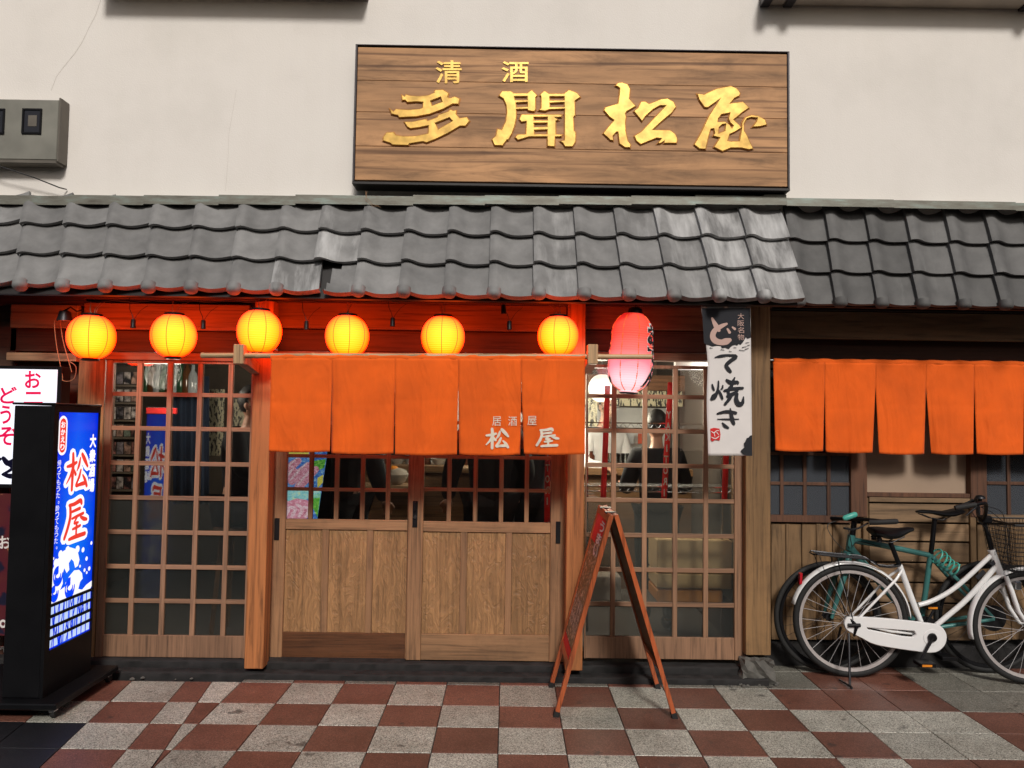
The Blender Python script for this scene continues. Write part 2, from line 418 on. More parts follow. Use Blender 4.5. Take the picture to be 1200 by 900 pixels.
M['step'] = plain('step_stone', (.013, .012, .012), .85, 0, .7, 14, .25)

# glass
def glass(name, frost):
    m, nt, b = mat(name); out = nt.nodes['Material Output']; nt.nodes.remove(b)
    tr = N(nt, 'BsdfTransparent'); gl = N(nt, 'BsdfGlossy'); fr = N(nt, 'Fresnel'); fr.inputs[0].default_value = 1.3 if frost else 2.1
    gl.inputs['Roughness'].default_value = .02 if not frost else .12
    mx = N(nt, 'MixShader'); nt.links.new(fr.outputs[0], mx.inputs[0])
    if frost:
        df = N(nt, 'BsdfDiffuse'); df.inputs[0].default_value = (.022, .028, .028, 1) if frost < .5 else (.11, .12, .14, 1)
        tl = N(nt, 'BsdfTranslucent'); tl.inputs[0].default_value = (.25, .27, .27, 1)
        m1 = N(nt, 'MixShader'); m1.inputs[0].default_value = .3; nt.links.new(df.outputs[0], m1.inputs[1]); nt.links.new(tl.outputs[0], m1.inputs[2])
        m2 = N(nt, 'MixShader'); m2.inputs[0].default_value = frost; tr.inputs[0].default_value = (.93, .94, .93, 1)
        nt.links.new(tr.outputs[0], m2.inputs[1]); nt.links.new(m1.outputs[0], m2.inputs[2]); nt.links.new(m2.outputs[0], mx.inputs[1])
    else:
        tr.inputs[0].default_value = (.88, .9, .89, 1); nt.links.new(tr.outputs[0], mx.inputs[1])
    nt.links.new(gl.outputs[0], mx.inputs[2]); nt.links.new(mx.outputs[0], out.inputs[0]); return m
M['frost_pale'] = glass('frosted_glass_pale', .6); M['glass'] = glass('window_glass', 0); M['frost'] = glass('frosted_glass', .34)

# cloth
def cloth(name, c, var=.1):
    m, nt, b = mat(name); v = coords(nt)
    n = N(nt, 'TexNoise', i_Scale=5.0, i_Detail=4.0); nt.links.new(v, n.inputs['Vector'])
    wv = N(nt, 'TexWave', i_Scale=260.0, i_Distortion=.5); nt.links.new(v, wv.inputs['Vector'])
    lo = tuple(x*(1-var) for x in c); hi = tuple(min(1, x*(1+var)) for x in c)
    nt.links.new(ramp(nt, n.outputs[0], [(.3, lo), (.7, hi)]), b.inputs['Base Color'])
    b.inputs['Roughness'].default_value = .9; b.inputs['Sheen Weight'].default_value = .03
    v5 = coords(nt, (7, 7, 2.2)); n5 = N(nt, 'TexNoise', i_Scale=1.0, i_Detail=3.0, i_Distortion=.8); nt.links.new(v5, n5.inputs['Vector'])
    ad = N(nt, 'Math', operation='MULTIPLY_ADD'); ad.inputs[1].default_value = .004; nt.links.new(wv.outputs[0], ad.inputs[0]); nt.links.new(n5.outputs[0], ad.inputs[2])
    bump(nt, b, ad.outputs[0], .6, .045); return m
M['orange'] = cloth('orange_cloth', (.82, .118, .004), .12)
M['orange_seam'] = cloth('orange_hem', (.50, .12, .02))

# lantern paper: lit from inside, paper looks thicker (redder) towards the limb
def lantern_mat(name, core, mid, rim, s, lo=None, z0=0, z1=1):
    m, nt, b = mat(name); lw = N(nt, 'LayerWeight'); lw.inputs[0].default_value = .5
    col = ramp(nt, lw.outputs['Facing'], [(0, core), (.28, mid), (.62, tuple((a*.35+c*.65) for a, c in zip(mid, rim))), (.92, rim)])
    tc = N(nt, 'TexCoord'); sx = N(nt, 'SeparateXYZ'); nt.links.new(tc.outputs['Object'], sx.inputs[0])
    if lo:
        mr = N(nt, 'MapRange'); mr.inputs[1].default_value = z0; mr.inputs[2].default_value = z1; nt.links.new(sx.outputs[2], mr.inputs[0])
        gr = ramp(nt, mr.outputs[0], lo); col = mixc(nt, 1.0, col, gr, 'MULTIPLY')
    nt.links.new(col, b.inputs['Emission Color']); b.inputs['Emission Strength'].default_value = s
    b.inputs['Base Color'].default_value = (.5, .08, .04, 1); b.inputs['Roughness'].default_value = .8
    return m
M['lantern'] = lantern_mat('yellow_lantern_paper', (1, .115, .0012), (1, .080, .0003), (1, .014, .0), 9.0,
    [(0, (.75, .55, .4)), (.2, (1, .9, .8)), (.6, (1, 1, 1)), (.85, (.9, .75, .6)), (1, (.7, .4, .3))], -.13, .13)
M['lantern_dim'] = lantern_mat('rib_line_paper', (1, .045, .0), (1, .03, .0), (.8, .015, .0), 1.3)
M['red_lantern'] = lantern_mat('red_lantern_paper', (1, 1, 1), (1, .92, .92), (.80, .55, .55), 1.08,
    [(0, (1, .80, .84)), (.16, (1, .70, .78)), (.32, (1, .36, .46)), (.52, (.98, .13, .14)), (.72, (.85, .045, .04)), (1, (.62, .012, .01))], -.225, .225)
M['red_lantern_rib'] = emit('red_lantern_rib', (1, .10, .015), .95)

# ------------------------------------------------------------------ ground and paving
YW = 4.66      # plane of doors and windows
MB().box(-200, 200, -200, 200, -.5, -.03).build('ground', M['grout'], None)['kind'] = 'structure'
pav = MB().box(-6, 6, -2.5, 4.70, -.029, -.012).build('pavement', M['grout']); pav['kind'] = 'structure'
RY = [4.49, 4.17, 3.88, 3.58, 3.285, 2.985, 2.685, 2.385]
def paver(x0, x1, x2, x3, y0, y1, m, z=0.0):       # near-left, near-right, far-right, far-left
    b = MB(); j = R_.uniform(-.0012, .0012); g = .002
    pts = [(x0+g, y0+g), (x1-g, y0+g), (x2-g, y1-g), (x3+g, y1-g)]
    top = [b.bm.verts.new((x+(.0015 if k in (0, 3) else -.0015), y+(.0015 if k < 2 else -.0015), z+j)) for k, (x, y) in enumerate(pts)]
    mid = [b.bm.verts.new((x, y, z+j-.002)) for x, y in pts]; low = [b.bm.verts.new((x, y, -.02)) for x, y in pts]
    b.bm.faces.new(top)
    for A, B in ((top, mid), (mid, low)):
        for k in range(4): b.bm.faces.new((A[k], B[k], B[(k+1) % 4], A[(k+1) % 4]))
    b.build('paver', m, pav)
def skx(x, y): return x + (4.17-y)*(.10/.6)*0        # columns run straight back
RED, WHT, GRY, BLK = M['paver_red'], M['paver_white'], M['paver_grey'], M['paver_black']
cols = [-1.48, -1.19, -.90, -.61, -.32, -.02, .29, .595, .90, 1.20, 1.50, 1.80, 2.10, 2.41, 2.71, 3.01, 3.31, 3.61]
far = {9: GRY, 10: GRY, 11: RED, 12: RED, 13: GRY, 14: GRY, 15: GRY, 16: GRY}
def colour(r, c):
    if r == 0 and c in (10, 11, 12): return RED
    if r == 0 and c >= 13: return GRY
    if r == 1 and c in (10, 11, 12): return WHT
    if r == 1 and c >= 13: return RED
    if r == 2 and c in (11, 12): return WHT
    if r in (2, 3) and c >= 11: return RED
    return RED if (r+c) % 2 == 0 else WHT
for r in range(7):
    y1, y0 = RY[r], RY[r+1]
    for c in range(17):
        paver(cols[c], cols[c+1], cols[c+1], cols[c], y0, y1, colour(r, c))
    # the skewed strip and the left part of the floor
    def sx(y): return -1.79+(4.46-y)*.125
    def cx(y): return -1.64+(4.46-y)*.145
    paver(cx(y0), -1.48, -1.48, cx(y1), y0, y1, WHT if r % 2 == 0 else RED)
    paver(sx(y0), cx(y0), cx(y1), sx(y1), y0, y1, RED if r % 2 == 0 else WHT)
    for k in range(6):
        m_ = (WHT if r % 2 == 0 else RED) if k % 2 == 0 else (RED if r % 2 == 0 else WHT)
        if r >= 2 and k >= 1: m_ = BLK
        paver(sx(y0)-.3*(k+1), sx(y0)-.3*k, sx(y1)-.3*k, sx(y1)-.3*(k+1), y0, y1, m_)
for c in range(9, 17): paver(cols[c], cols[c+1], cols[c+1], cols[c], 4.492, 4.80, far[c])
for c in range(10, 17): paver(cols[c], cols[c+1], cols[c+1], cols[c], 4.802, 4.93, GRY if c % 3 else RED)
for c in range(9): paver(cols[c], cols[c+1], cols[c+1], cols[c], 4.492, 4.54, RED if c % 2 else GRY)
# stone steps under the front
def rough_box(b, x0, x1, y0, y1, z0, z1, n=60, amp=.004):
    def f(u, v):
        pr = [(y0, z0), (y0, z1-.008), (y0+.008, z1), (y1, z1)]
        t = v*3; i = min(int(t), 2); a, c = pr[i], pr[i+1]; k = t-i
        x = x0+(x1-x0)*u
        nz = (sin(x*37+i*3)+sin(x*91+1.3+v*9)+sin(x*213+v*17))*amp/2
        return Vector((x, a[0]+(c[0]-a[0])*k-nz, a[1]+(c[1]-a[1])*k+nz*.6))
    return b.grid(f, n, 6)
rough_box(MB(), -3.8, 1.52, 4.535, 4.72, -.02, .036, 160, .0022).build('kerb', M['step'], smooth=True)['kind'] = 'structure'
rough_box(MB(), -3.8, 1.50, 4.615, 4.90, .0, .078, 160, .0014).build('stone_step', M['step'], smooth=True)['kind'] = 'structure'
rough_box(MB(), 1.60, 4.2, 4.915, 5.1, -.02, .135, 100, .004).build('annex_plinth', M['step'], smooth=True)['kind'] = 'structure'
b = MB()
for k in range(34): 
    x = R_.uniform(-2.15, -1.75) if k % 2 else R_.uniform(1.2, 1.6); y = R_.uniform(4.50, 4.60)
    s = R_.uniform(.004, .016); b.lathe([(s*.6, 0), (s, s*.3), (s*.8, s*.7), (s*.2, s)], (x, y, .0), 5)
b.build('mortar_crumbs', M['concrete'])['kind'] = 'stuff'

# ------------------------------------------------------------------ restaurant building
bld = empty('restaurant_building', (0, YW, 0), 'cream plastered restaurant with timber sliding doors, lattice windows and a grey tiled awning', 'building')
UY = 4.60
uw = MB().box(-4.2, 4.6, UY, UY+.15, 2.60, 4.6).build('upper_wall', M['plaster'], bld)
def ribbon(b, pts, wd, Y):
    for (a, c) in zip(pts, pts[1:]):
        A, C_ = P(*a, Y), P(*c, Y); d = (C_-A); n = Vector((d.z, 0, -d.x)).normalized()*wd
        b.poly([A-n, A+n, C_+n, C_-n])
b = MB()
ribbon(b, [(118, 0), (112, 18), (104, 33), (96, 50), (88, 62), (75, 78), (66, 90), (60, 106)], .0006, UY-.001)
ribbon(b, [(277, 105), (272, 135), (268, 158), (267, 190), (264, 224)], .0004, UY-.001)
b.build('crack', M['crack'], bld)
lz = P(260, -2, UY).z
MB().box(P(128, 0, UY).x, P(432, 0, UY).x, UY-.17, UY, lz, lz+.22, .004).build('window_ledge', M['ledge'], bld)
lz2 = P(1050, 9, UY).z
MB().box(P(896, 0, UY).x, 4.2, UY-.17, UY, lz2, lz2+.22, .004).build('window_ledge', M['ledge'], bld)
for px in (890, 917, 1192): 
    a = P(px, 0, UY).x; MB().box(a, a+.055, UY-.20, UY-.001, lz2-.014, lz2+.06, .003).build('ledge_bracket', M['sign_frame'], bld)

def wb(px0, py0, px1, py1, Y, dep, m, name, parent=None, bev=.003):
    return MB().pbox(px0, py0, px1, py1, Y, dep, bev).build(name, m, parent or bld)
# posts
wb(292.5, 352, 314.5, 784, 4.535, .11, M['post'], 'post')
wb(664.5, 352, 684.5, 786, 4.535, .11, M['post'], 'post')
wb(874, 352, 903, 768, 4.60, .30, M['pillar'], 'corner_pillar')
wb(86, 385, 117, 775, YW, .10, M['pillar'], 'post')
wb(-200, 330, 12, 800, YW+.03, .10, M['board_dark'], 'post')
# footing stone under the pillar
def footing():
    b = MB()
    X0, X1 = P(868, 780, 4.56).x, P(910, 780, 4.56).x
    b.box(X0, X1, 4.555, 4.92, -.01, .135)
    bmesh.ops.subdivide_edges(b.bm, edges=b.bm.edges[:], cuts=5, use_grid_fill=True)
    for v in b.bm.verts:
        f = 1-.22*(v.co.z/.14); cx_ = (X0+X1)/2
        v.co.x = cx_+(v.co.x-cx_)*f+.008*sin(v.co.z*90+v.co.y*60); v.co.y += .010*sin(v.co.x*75+v.co.z*66)+.03*v.co.z
        v.co.z += .005*sin(v.co.x*110+v.co.y*40)
    return b.build('footing_stone', M['concrete'], bld)
footing()
# lintel boards
for (a, c) in ((98, 292), (315, 664), (685, 874)):
    wb(a, 356, c, 386.5, YW-.03, .04, M['board'], 'lintel_board')
    wb(a, 388, c, 413, YW+.02, .04, M['board_dark'], 'lintel_board')
    wb(a, 413.5, c, 422.5, YW-.01, .10, M['board'], 'head_rail')
wb(12, 357, 91, 384, YW-.03, .04, M['board_pale'], 'lintel_board')
wb(12, 385, 91, 412, YW+.03, .04, M['board_dark'], 'lintel_board')
wb(7, 413.5, 89, 423, YW-.04, .06, M['board_pale'], 'head_rail')
wb(-200, 345, 100, 356, YW-.02, .1, M['board_dark'], 'lintel_board')
wb(98, 345, 905, 355.5, YW-.05, .12, M['board_dark'], 'eave_beam')
MB().box(-3.8, 1.52, YW+.08, YW+.14, 1.95, 2.72).build('wall_backing', M['board_dark'], bld)
# dark wall on the far left
MB().box(-3.8, P(86, 600, YW).x, YW+.06, YW+.12, .0, 2.1).build('side_wall', M['board_dark'], bld)

def lattice(x0, x1, y0, y1, stile, brail, barsx, barsy, Y, frost_from, bw=5.5, toprail=4):
    fr = MB()
    X0, X1 = P(x0, (y0+y1)/2, Y).x, P(x1, (y0+y1)/2, Y).x; xc = (x0+x1)/2
    Z0, Z1 = P(xc, y1, Y).z, P(xc, y0, Y).z; k = Y/F
    sl, sr = stile[0]*k, stile[1]*k; Zb = P(xc, brail, Y).z; tr = toprail*k; d = .036
    fr.box(X0, X0+sl, Y, Y+d, Z0, Z1, .002); fr.box(X1-sr, X1, Y, Y+d, Z0, Z1, .002)
    fr.box(X0+sl+.001, X1-sr-.001, Y+.002, Y+d-.002, Z0+.002, Zb, .002); fr.box(X0+sl+.001, X1-sr-.001, Y+.002, Y+d-.002, Z1-tr, Z1-.001, .002)
    w_ = fr.build('lattice_window', M['wood_frame'], bld); OFF[w_.name] = OFF[bld.name]
    bx = [P(x, (y0+y1)/2, Y).x for x in barsx]; bz = [P(xc, y, Y).z for y in barsy]; h = bw*k/2
    for x in bx: MB().box(x-h, x+h, Y+.004, Y+.030, Zb, Z1-tr, .0015).build('muntin', M['wood_frame'], w_)
    for z in bz: MB().box(X0+sl, X1-sr, Y+.007, Y+.027, z-h*.9, z+h*.9, .0015).build('muntin', M['wood_frame_h'], w_)
    xs = [X0+sl]+bx+[X1-sr]; zs = [Z1-tr]+bz+[Zb]
    for i in range(len(xs)-1):
        for j in range(len(zs)-1):
            fro = barsy and j > 0 and barsy[j-1] >= frost_from
            t = R_.uniform(-.002, .002)
            b = MB(); b.box(xs[i]+.001, xs[i+1]-.001, Y+.016, Y+.020, zs[j+1]+.001, zs[j]-.001)
            b.build('glass_pane', M['frost'] if fro else M['glass'], w_)
    return w_
lattice(118, 292, 422, 771, (8, 2), 745, [157, 193, 229, 265], [462.5, 502.5, 543.5, 584, 624.5, 665, 705], YW, 580)
lattice(686, 873, 428, 773, (1.5, 12), 747, [719, 755.5, 791.5, 827.5], [465, 505.6, 546, 587, 628, 668.5, 709], YW, 580)

def door(x0, x1, Y, sl, sr, bars, rails, glass_bot, panel_bot, bot, pbars, dark_kick, vis_l, vis_r):
    xc = (x0+x1)/2; k = Y/F; ym = 640
    X = lambda p: P(p, ym, Y).x
    Z = lambda p: P(xc, p, Y).z
    X0, X1, Zb, Zt = X(x0), X(x1), Z(bot), Z(422)
    d = .034
    fr = MB(); fr.box(X0, X0+sl*k, Y, Y+d, Zb, Zt, .003); fr.box(X1-sr*k, X1, Y, Y+d, Zb, Zt, .003)
    D = fr.build('sliding_door', M['wood_door'], bld); OFF[D.name] = OFF[bld.name]
    xi0, xi1 = X0+sl*k+.0005, X1-sr*k-.0005
    def rail(a, c, m, dd=.003): MB().box(xi0, xi1, Y+dd, Y+d-dd, Z(c), Z(a), .002).build('rail', m, D)
    rail(422.5, 430, M['wood_door_h']); rail(glass_bot, glass_bot+12, M['wood_door_h'])
    rail(panel_bot, bot-.5, M['wood_dark_h'] if dark_kick else M['wood_door_h'])
    h = 5*k/2
    for p in bars: MB().box(X(p)-h, X(p)+h, Y+.005, Y+.028, Z(glass_bot), Z(430), .0015).build('muntin', M['wood_door'], D)
    for p in rails: MB().box(xi0, xi1, Y+.008, Y+.026, Z(p)-h*.8, Z(p)+h*.8, .0015).build('muntin', M['wood_door_h'], D)
    xs = [xi0]+[X(p) for p in bars]+[xi1]; zs = [Z(430)]+[Z(p) for p in rails]+[Z(glass_bot)]
    for i in range(len(xs)-1):
        for j in range(len(zs)-1):
            MB().box(xs[i]+.001, xs[i+1]-.001, Y+.015, Y+.019, zs[j+1]+.001, zs[j]-.001).build('glass_pane', M['glass'], D)
    gb = glass_bot+12
    pb = [None]+pbars+[None]; q = []
    for (a, c) in pbars: MB().box(X(a), X(c), Y+.006, Y+.028, Z(panel_bot), Z(gb), .002).build('batten', M['wood_door'], D)
    ed = [xi0]+[t for a, c in pbars for t in (X(a), X(c))]+[xi1]
    for i in range(0, len(ed), 2):
        MB().box(ed[i]+.001, ed[i+1]-.001, Y+.014, Y+.020, Z(panel_bot)+.001, Z(gb)-.001).build('door_panel', M['elm'], D)
    return D
DL = door(316.5, 494, YW+.044, 17, 17, [362, 392.5, 423, 453], [574, 535, 496, 457], 609, 742, 772.5, [(377, 385), (429.5, 437)], True, 0, 0)
DR = door(478, 663, YW, 17, 18, [525, 556, 586.5, 616.5], [574.5, 536, 496, 457], 612, 744, 775, [(539.5, 547.5), (592.5, 600)], False, 0, 0)
def lock(px, py0, py1, D, Y, key=True):
    b = MB(); A, B = P(px-2.6, py0, Y), P(px+2.6, py1, Y)
    b.box(A.x, B.x, Y-.005, Y+.002, B.z, A.z, .002)
    if key:
        c = P(px, py0+10, Y); b.box(c.x-.006, c.x+.006, Y-.028, Y-.004, c.z-.006, c.z+.045, .003)
    h = b.build('door_pull', M['dark_metal'], D)
    if key:
        c = P(px, py0+19, Y); MB().lathe([(.001, -.012), (.010, -.012), (.011, -.004)], (c.x, Y, c.z), 12, 'Y').build('keyhole', M['chrome'], D)
lock(486.5, 587, 618, DR, YW); lock(654, 611, 637, DR, YW, False); lock(324.5, 607, 633, DL, YW+.044, False)
b = MB().box(P(317, 773, YW).x, P(477, 773, YW).x, YW+.030, YW+.042, P(400, 776, YW+.03).z, P(400, 773, YW+.03).z)
b.build('door_track', M['paper_white'], bld)
wb(663.3, 422, 665.2, 775, YW+.05, .02, M['black_wood'], 'dark_gap_strip')  # black strip standing in for the shade in the gap beside the door

# ------------------------------------------------------------------ tiled awnings
def tile_mesh(eave=False, broken=False, W_=.2455, L=.236, half=None):
    b = MB(); nu, nv = 16, 4
    def hgt(t): return -.013+.046*math.exp(-((t-.11)/.235)**2)+(.016*((t-.55)/.45)**2 if t > .55 else 0)
    def f(u, v): return Vector((u*(W_+.012), v*L, hgt(u)+.036*(1-v)-.004+.003*sin(pi*v)))
    keep = None
    if broken: keep = lambda u, v: not (u < .25+.30*v+.05*sin(v*8))
    b.grid(f, nu, nv, keep)
    # front edge and left edge thickness
    T = .021
    for i in range(nu):
        u0, u1 = i/nu, (i+1)/nu
        if broken and u1 < .28: continue
        dn = .040 if eave else T
        a, c = f(u0, 0), f(u1, 0); b.poly([a, c, c+Vector((0, .002, -dn)), a+Vector((0, .002, -dn))])
        a2, c2 = a+Vector((0, .002, -dn)), c+Vector((0, .002, -dn)); b.poly([a2, c2, c2+Vector((0, .03, .004)), a2+Vector((0, .03, .004))])
    for j in range(nv):
        if broken: break
        a, c = f(0, j/nv), f(0, (j+1)/nv); b.poly([a, c, c+Vector((0, 0, -T*1.4)), a+Vector((0, 0, -T*1.4))])
    for j in range(nv):
        a, c = f(1, j/nv), f(1, (j+1)/nv); b.poly([a, c, c+Vector((0, 0, -T)), a+Vector((0, 0, -T))])
    if eave and not broken:      # round end disc hiding the roll
        c = Vector((.030, -.006, hgt(.1)+.012))
        b.lathe([(.0005, -.022), (.022, -.021), (.034, -.014), (.039, -.002), (.039, .03)], c, 16, 'Y')
    bmesh.ops.remove_doubles(b.bm, verts=b.bm.verts, dist=.0003)
    bmesh.ops.recalc_face_normals(b.bm, faces=b.bm.faces)
    # make sure top faces look up
    me = bpy.data.meshes.new('roof_tile'); b.bm.to_mesh(me); b.bm.free()
    for p in me.polygons: p.use_smooth = True
    try: me.set_sharp_from_angle(angle=radians(50))
    except Exception: pass
    return me
TM = {}
for e in (False, True):
    for k in ('tile', 'tile_bloom', 'tile_half', 'tile_dark'):
        me = tile_mesh(e); me.materials.append(M[k]); TM[(e, k)] = me
tb = tile_mesh(True, True); tb.materials.append(M['tile_half'])
def roof(name, parent, xright, n, pitch, Yb, zb, Yt, zt, rows, bloomfn, brk=None):
    U = Vector((0, Yt-Yb, zt-zb)); Ln = U.length; U.normalize(); X = Vector((1, 0, 0)); Nn = X.cross(U).normalized()
    if Nn.y > 0: Nn = -Nn
    o0 = Vector((0, Yb, zb))
    b = MB(); xl, xr = xright-n*pitch, xright
    q = [Vector((xl, 0, 0))+o0-Nn*.03, Vector((xr-.01, 0, 0))+o0-Nn*.03, Vector((xr-.01, 0, 0))+o0+U*(Ln+.02)-Nn*.03, Vector((xl, 0, 0))+o0+U*(Ln+.02)-Nn*.03]
    b.slab(q, -Nn*.015)
    r = b.build(name, M['black_wood'], parent); OFF[r.name] = OFF[parent.name]  # slab coloured black so the gap at the broken tile looks shaded
    for i in range(rows):
        for k in range(n):
            kind = bloomfn(i, k)
            jit = R_.uniform(-.002, .002)
            e = k+1; dxb, dxt = (.0, .0)
            if brk: dxb = .0105*max(0, e-10)*1.35; dxt = {1: -.018, 2: -.03, 3: -.03, 4: -.02, 5: -.008}.get(e, 0)-.0052*max(0, e-10)
            p = o0+U*(Ln*i/rows)+X*(xright-(k+1)*pitch+jit+dxb+(dxt-dxb)*i/rows)+Nn*(.001*k % .002)
            me = TM[(i == 0, kind)]
            if brk and (i, k) == brk: me = tb
            o = bpy.data.objects.new('roof_tile', me); COL.objects.link(o); o.parent = r
            rz = R_.uniform(-.009, .009)+math.atan((dxb-dxt)/Ln)
            B = Matrix((X, U, Nn)).transposed() @ Matrix.Rotation(rz, 3, 'Z') @ Matrix.Rotation(R_.uniform(-.014, .010), 3, 'X')
            dx = .018 if (brk and k >= brk[1]+1) else 0
            o.matrix_local = Matrix.Translation(p+X*dx-OFF[parent.name]) @ B.to_4x4()
    return r
zb = P(600, 352, 4.27).z; zt = P(600, 245, 4.55).z
xr = P(939, 355, 4.27).x
def bl_main(i, k):
    if k in (0, 1): return 'tile_bloom'
    if k < 4: return 'tile_bloom' if R_.random() < .3 else 'tile_half'
    if (i, k) in ((0, 11), (1, 10)): return 'tile_bloom'
    if k == 10: return 'tile_half'
    return 'tile_half' if k < 6 and R_.random() < .6 else 'tile'
roof('tile_awning', bld, xr, 24, .2463, 4.27, zb+.012, 4.55, zt, 3, bl_main, (0, 10))
# copper flashing strips over the tile heads
def flash(parent, x0, x1, y0, y1):
    a, c = P(x0, y0, 4.50), P(x1, y0, 4.50)
    za = P((x0+x1)/2, y0, 4.50).z; zc = P((x0+x1)/2, y1, 4.50).z
    b = MB(); b.slab([(a.x, UY+.0, za+.02), (a.x, 4.505, za), (a.x, 4.50, zc), (a.x, 4.507, zc), (a.x, 4.512, za-.008), (a.x, UY, za+.008)], (c.x-a.x+.004, 0, 0))
    b.build('flashing', M['copper'], parent)
xs = [-150, -30, 80, 168, 256, 346, 484, 568, 655, 740, 815, 896]
for a, c in zip(xs, xs[1:]): flash(bld, a, c-.5, 229+R_.uniform(-.6, .6), 239.5)
flash(bld, 896, 921, 227.5, 240)

# ------------------------------------------------------------------ annex on the right
YA = 4.93
anx = empty('annex_building', (2.6, YA, 0), 'recessed dark timber annex with small square windows and louvred panel at right', 'building')
def ab(px0, py0, px1, py1, Y, dep, m, name, par=None): return MB().pbox(px0, py0, px1, py1, Y, dep, .003).build(name, m, par or anx)
roof('tile_awning', anx, P(1215, 362, 4.47).x+.2375*3, 9, .2375, 4.47, P(1060, 361, 4.47).z+.01, 4.59, P(1060, 250, 4.59).z, 3, lambda i, k: 'tile_dark', None)
for a, c in ((922, 1047), (1047.5, 1190), (1190.5, 1320)): 
    flash(anx, a, c, 232.5+(a-922)*.022, 242+(a-922)*.022)
MB().box(P(905, 380, YA).x, 4.2, YA+.12, YA+.2, 0, 2.7).build('annex_wall', M['annex_dark'], anx)
ab(903, 367, 1330, 399, YA-.10, .05, M['annex_h'], 'fascia_board')
ab(903, 400, 1330, 425, YA, .05, M['board_dark'], 'fascia_board')
ab(903, 355, 1330, 366, YA-.12, .3, M['black_wood'], 'eave_beam')
ab(1014, 426, 1140, 578, YA+.04, .03, plain('beige_plaster', (.36, .26, .185), .85, 0, .08, 3), 'plaster_panel')
for a, c in ((997, 1016), (1137, 1156)): ab(a, 426, c, 606, YA-.01, .10, M['annex_dark'], 'window_post')
ab(1012, 578, 1144, 583, YA, .08, M['annex_dark'], 'sill')
# small-paned windows
for (x0, x1, bars, yb) in ((903.5, 997, [916.5, 943.5, 971.5], 604), (1157, 1290, [1182, 1207, 1232, 1258], 604)):
    k = YA/F; X0, X1 = P(x0, 500, YA).x, P(x1, 500, YA).x; xc = (x0+x1)/2; Z = lambda y: P(xc, y, YA).z
    f = MB(); f.slab([(X0-.004, YA, Z(yb+8)), (X1+.004, YA, Z(yb+8)), (X1+.004, YA, Z(426)), (X0-.004, YA, Z(426)), (X0-.004, YA, Z(432)), (X1-.001, YA, Z(432)), (X1-.001, YA, Z(yb)), (X0-.004, YA, Z(yb))], (0, .04, 0))
    W_ = f.build('small_paned_window', M['annex_dark'], anx); OFF[W_.name] = OFF[anx.name]
    bx = [P(p, 500, YA).x for p in bars]; rz = [Z(567), Z(532), Z(498), Z(464)]
    for x in bx: MB().box(x-.011, x+.011, YA+.005, YA+.03, Z(yb), Z(432), .0015).build('muntin', M['annex_dark'], W_)
    for z in rz: MB().box(X0, X1, YA+.008, YA+.028, z-.010, z+.010, .0015).build('muntin', M['annex_dark'], W_)
    xx = [X0]+bx+[X1]; zz = [Z(432)]+rz[::-1]+[Z(yb)]
    for i in range(len(xx)-1):
        for j in range(len(zz)-1):
            MB().box(xx[i]+.001, xx[i+1]-.001, YA+.016, YA+.020, zz[j+1]+.001, zz[j]-.001).build('glass_pane', M['frost_pale'], W_)
# vertical boarding under the windows
def vboards(x0, x1, y0, y1, n):
    e = [x0+(x1-x0)*i/n for i in range(n+1)]
    for a, c in zip(e, e[1:]): ab(a+.4, y0, c-.4, y1, YA+.02+R_.uniform(0, .002), .03, M['annex'], 'wall_board')
vboards(903.5, 1012, 614, 750, 3); vboards(1146, 1300, 614, 750, 4)
ab(921, 614, 925, 749, YA+.012, .01, M['annex'], 'batten'); ab(957, 614, 963, 749, YA+.012, .01, M['annex'], 'batten')
ab(1146, 604, 1290, 613.5, YA-.004, .05, M['annex_h'], 'sill')
# louvred panel
ab(1012, 583.5, 1018.5, 750, YA-.004, .04, M['annex'], 'louvre_frame'); ab(1138, 583.5, 1145, 750, YA-.004, .04, M['annex'], 'louvre_frame')
ab(1018.8, 583.5, 1137.7, 589, YA-.002, .036, M['annex_h'], 'louvre_frame')
for i, (a, c) in enumerate(((590.5, 612), (614, 634), (636, 658.5), (660.5, 682), (684, 706), (708, 730), (732, 750))):
    ab(1018.8, a, 1137.7, c, YA+.012+R_.uniform(0, .002), .018, M['annex_h'], 'louvre_board')
MB().box(P(903, 600, YA).x, 4.2, YA+.065, YA+.09, .0, 2.1).build('backing_board', M['black_wood'], anx)

# ------------------------------------------------------------------ big wooden name board
YS = 4.47
sg = empty('name_board', P(670, 218, YS), 'long wooden name board with carved gold characters above the tiled awning', 'sign')
sx0, sx1 = P(417.5, 135, YS).x, P(922.5, 139, YS).x
def SZ(y): return P(670, y+1.0, YS).z
seams = [58, 97, 134, 174, 214]
for i, (a, c) in enumerate(zip(seams, seams[1:])):
    MB().box(sx0, sx1, YS+R_.uniform(0, .0015), YS+.03, SZ(c)+.001, SZ(a)-.001, .002).build('plank', M['sign_wood'], sg)
MB().box(sx0-.010, sx1+.010, YS+.031, UY-.001, SZ(216), SZ(56)).build('backing_board', M['black_wood'], sg)
for (a, b_, c, d) in ((sx0-.013, sx0-.001, 216, 56), (sx1+.001, sx1+.013, 216, 56)):
    MB().box(a, b_, YS-.006, UY-.002, SZ(c), SZ(d), .002).build('frame_edge', M['sign_frame'], sg)
MB().box(sx0-.0135, sx1+.0135, YS-.007, UY-.003, SZ(219), SZ(215.8), .002).build('frame_edge', M['black_wood'], sg)
MB().box(sx0-.0135, sx1+.0135, YS-.007, UY-.003, SZ(56.6), SZ(55.4), .002).build('frame_edge', M['sign_frame'], sg)
def sfn(x, y, h): p = P(x, y, YS); return Vector((p.x, YS-h*(YS/F)-.0005, p.z))
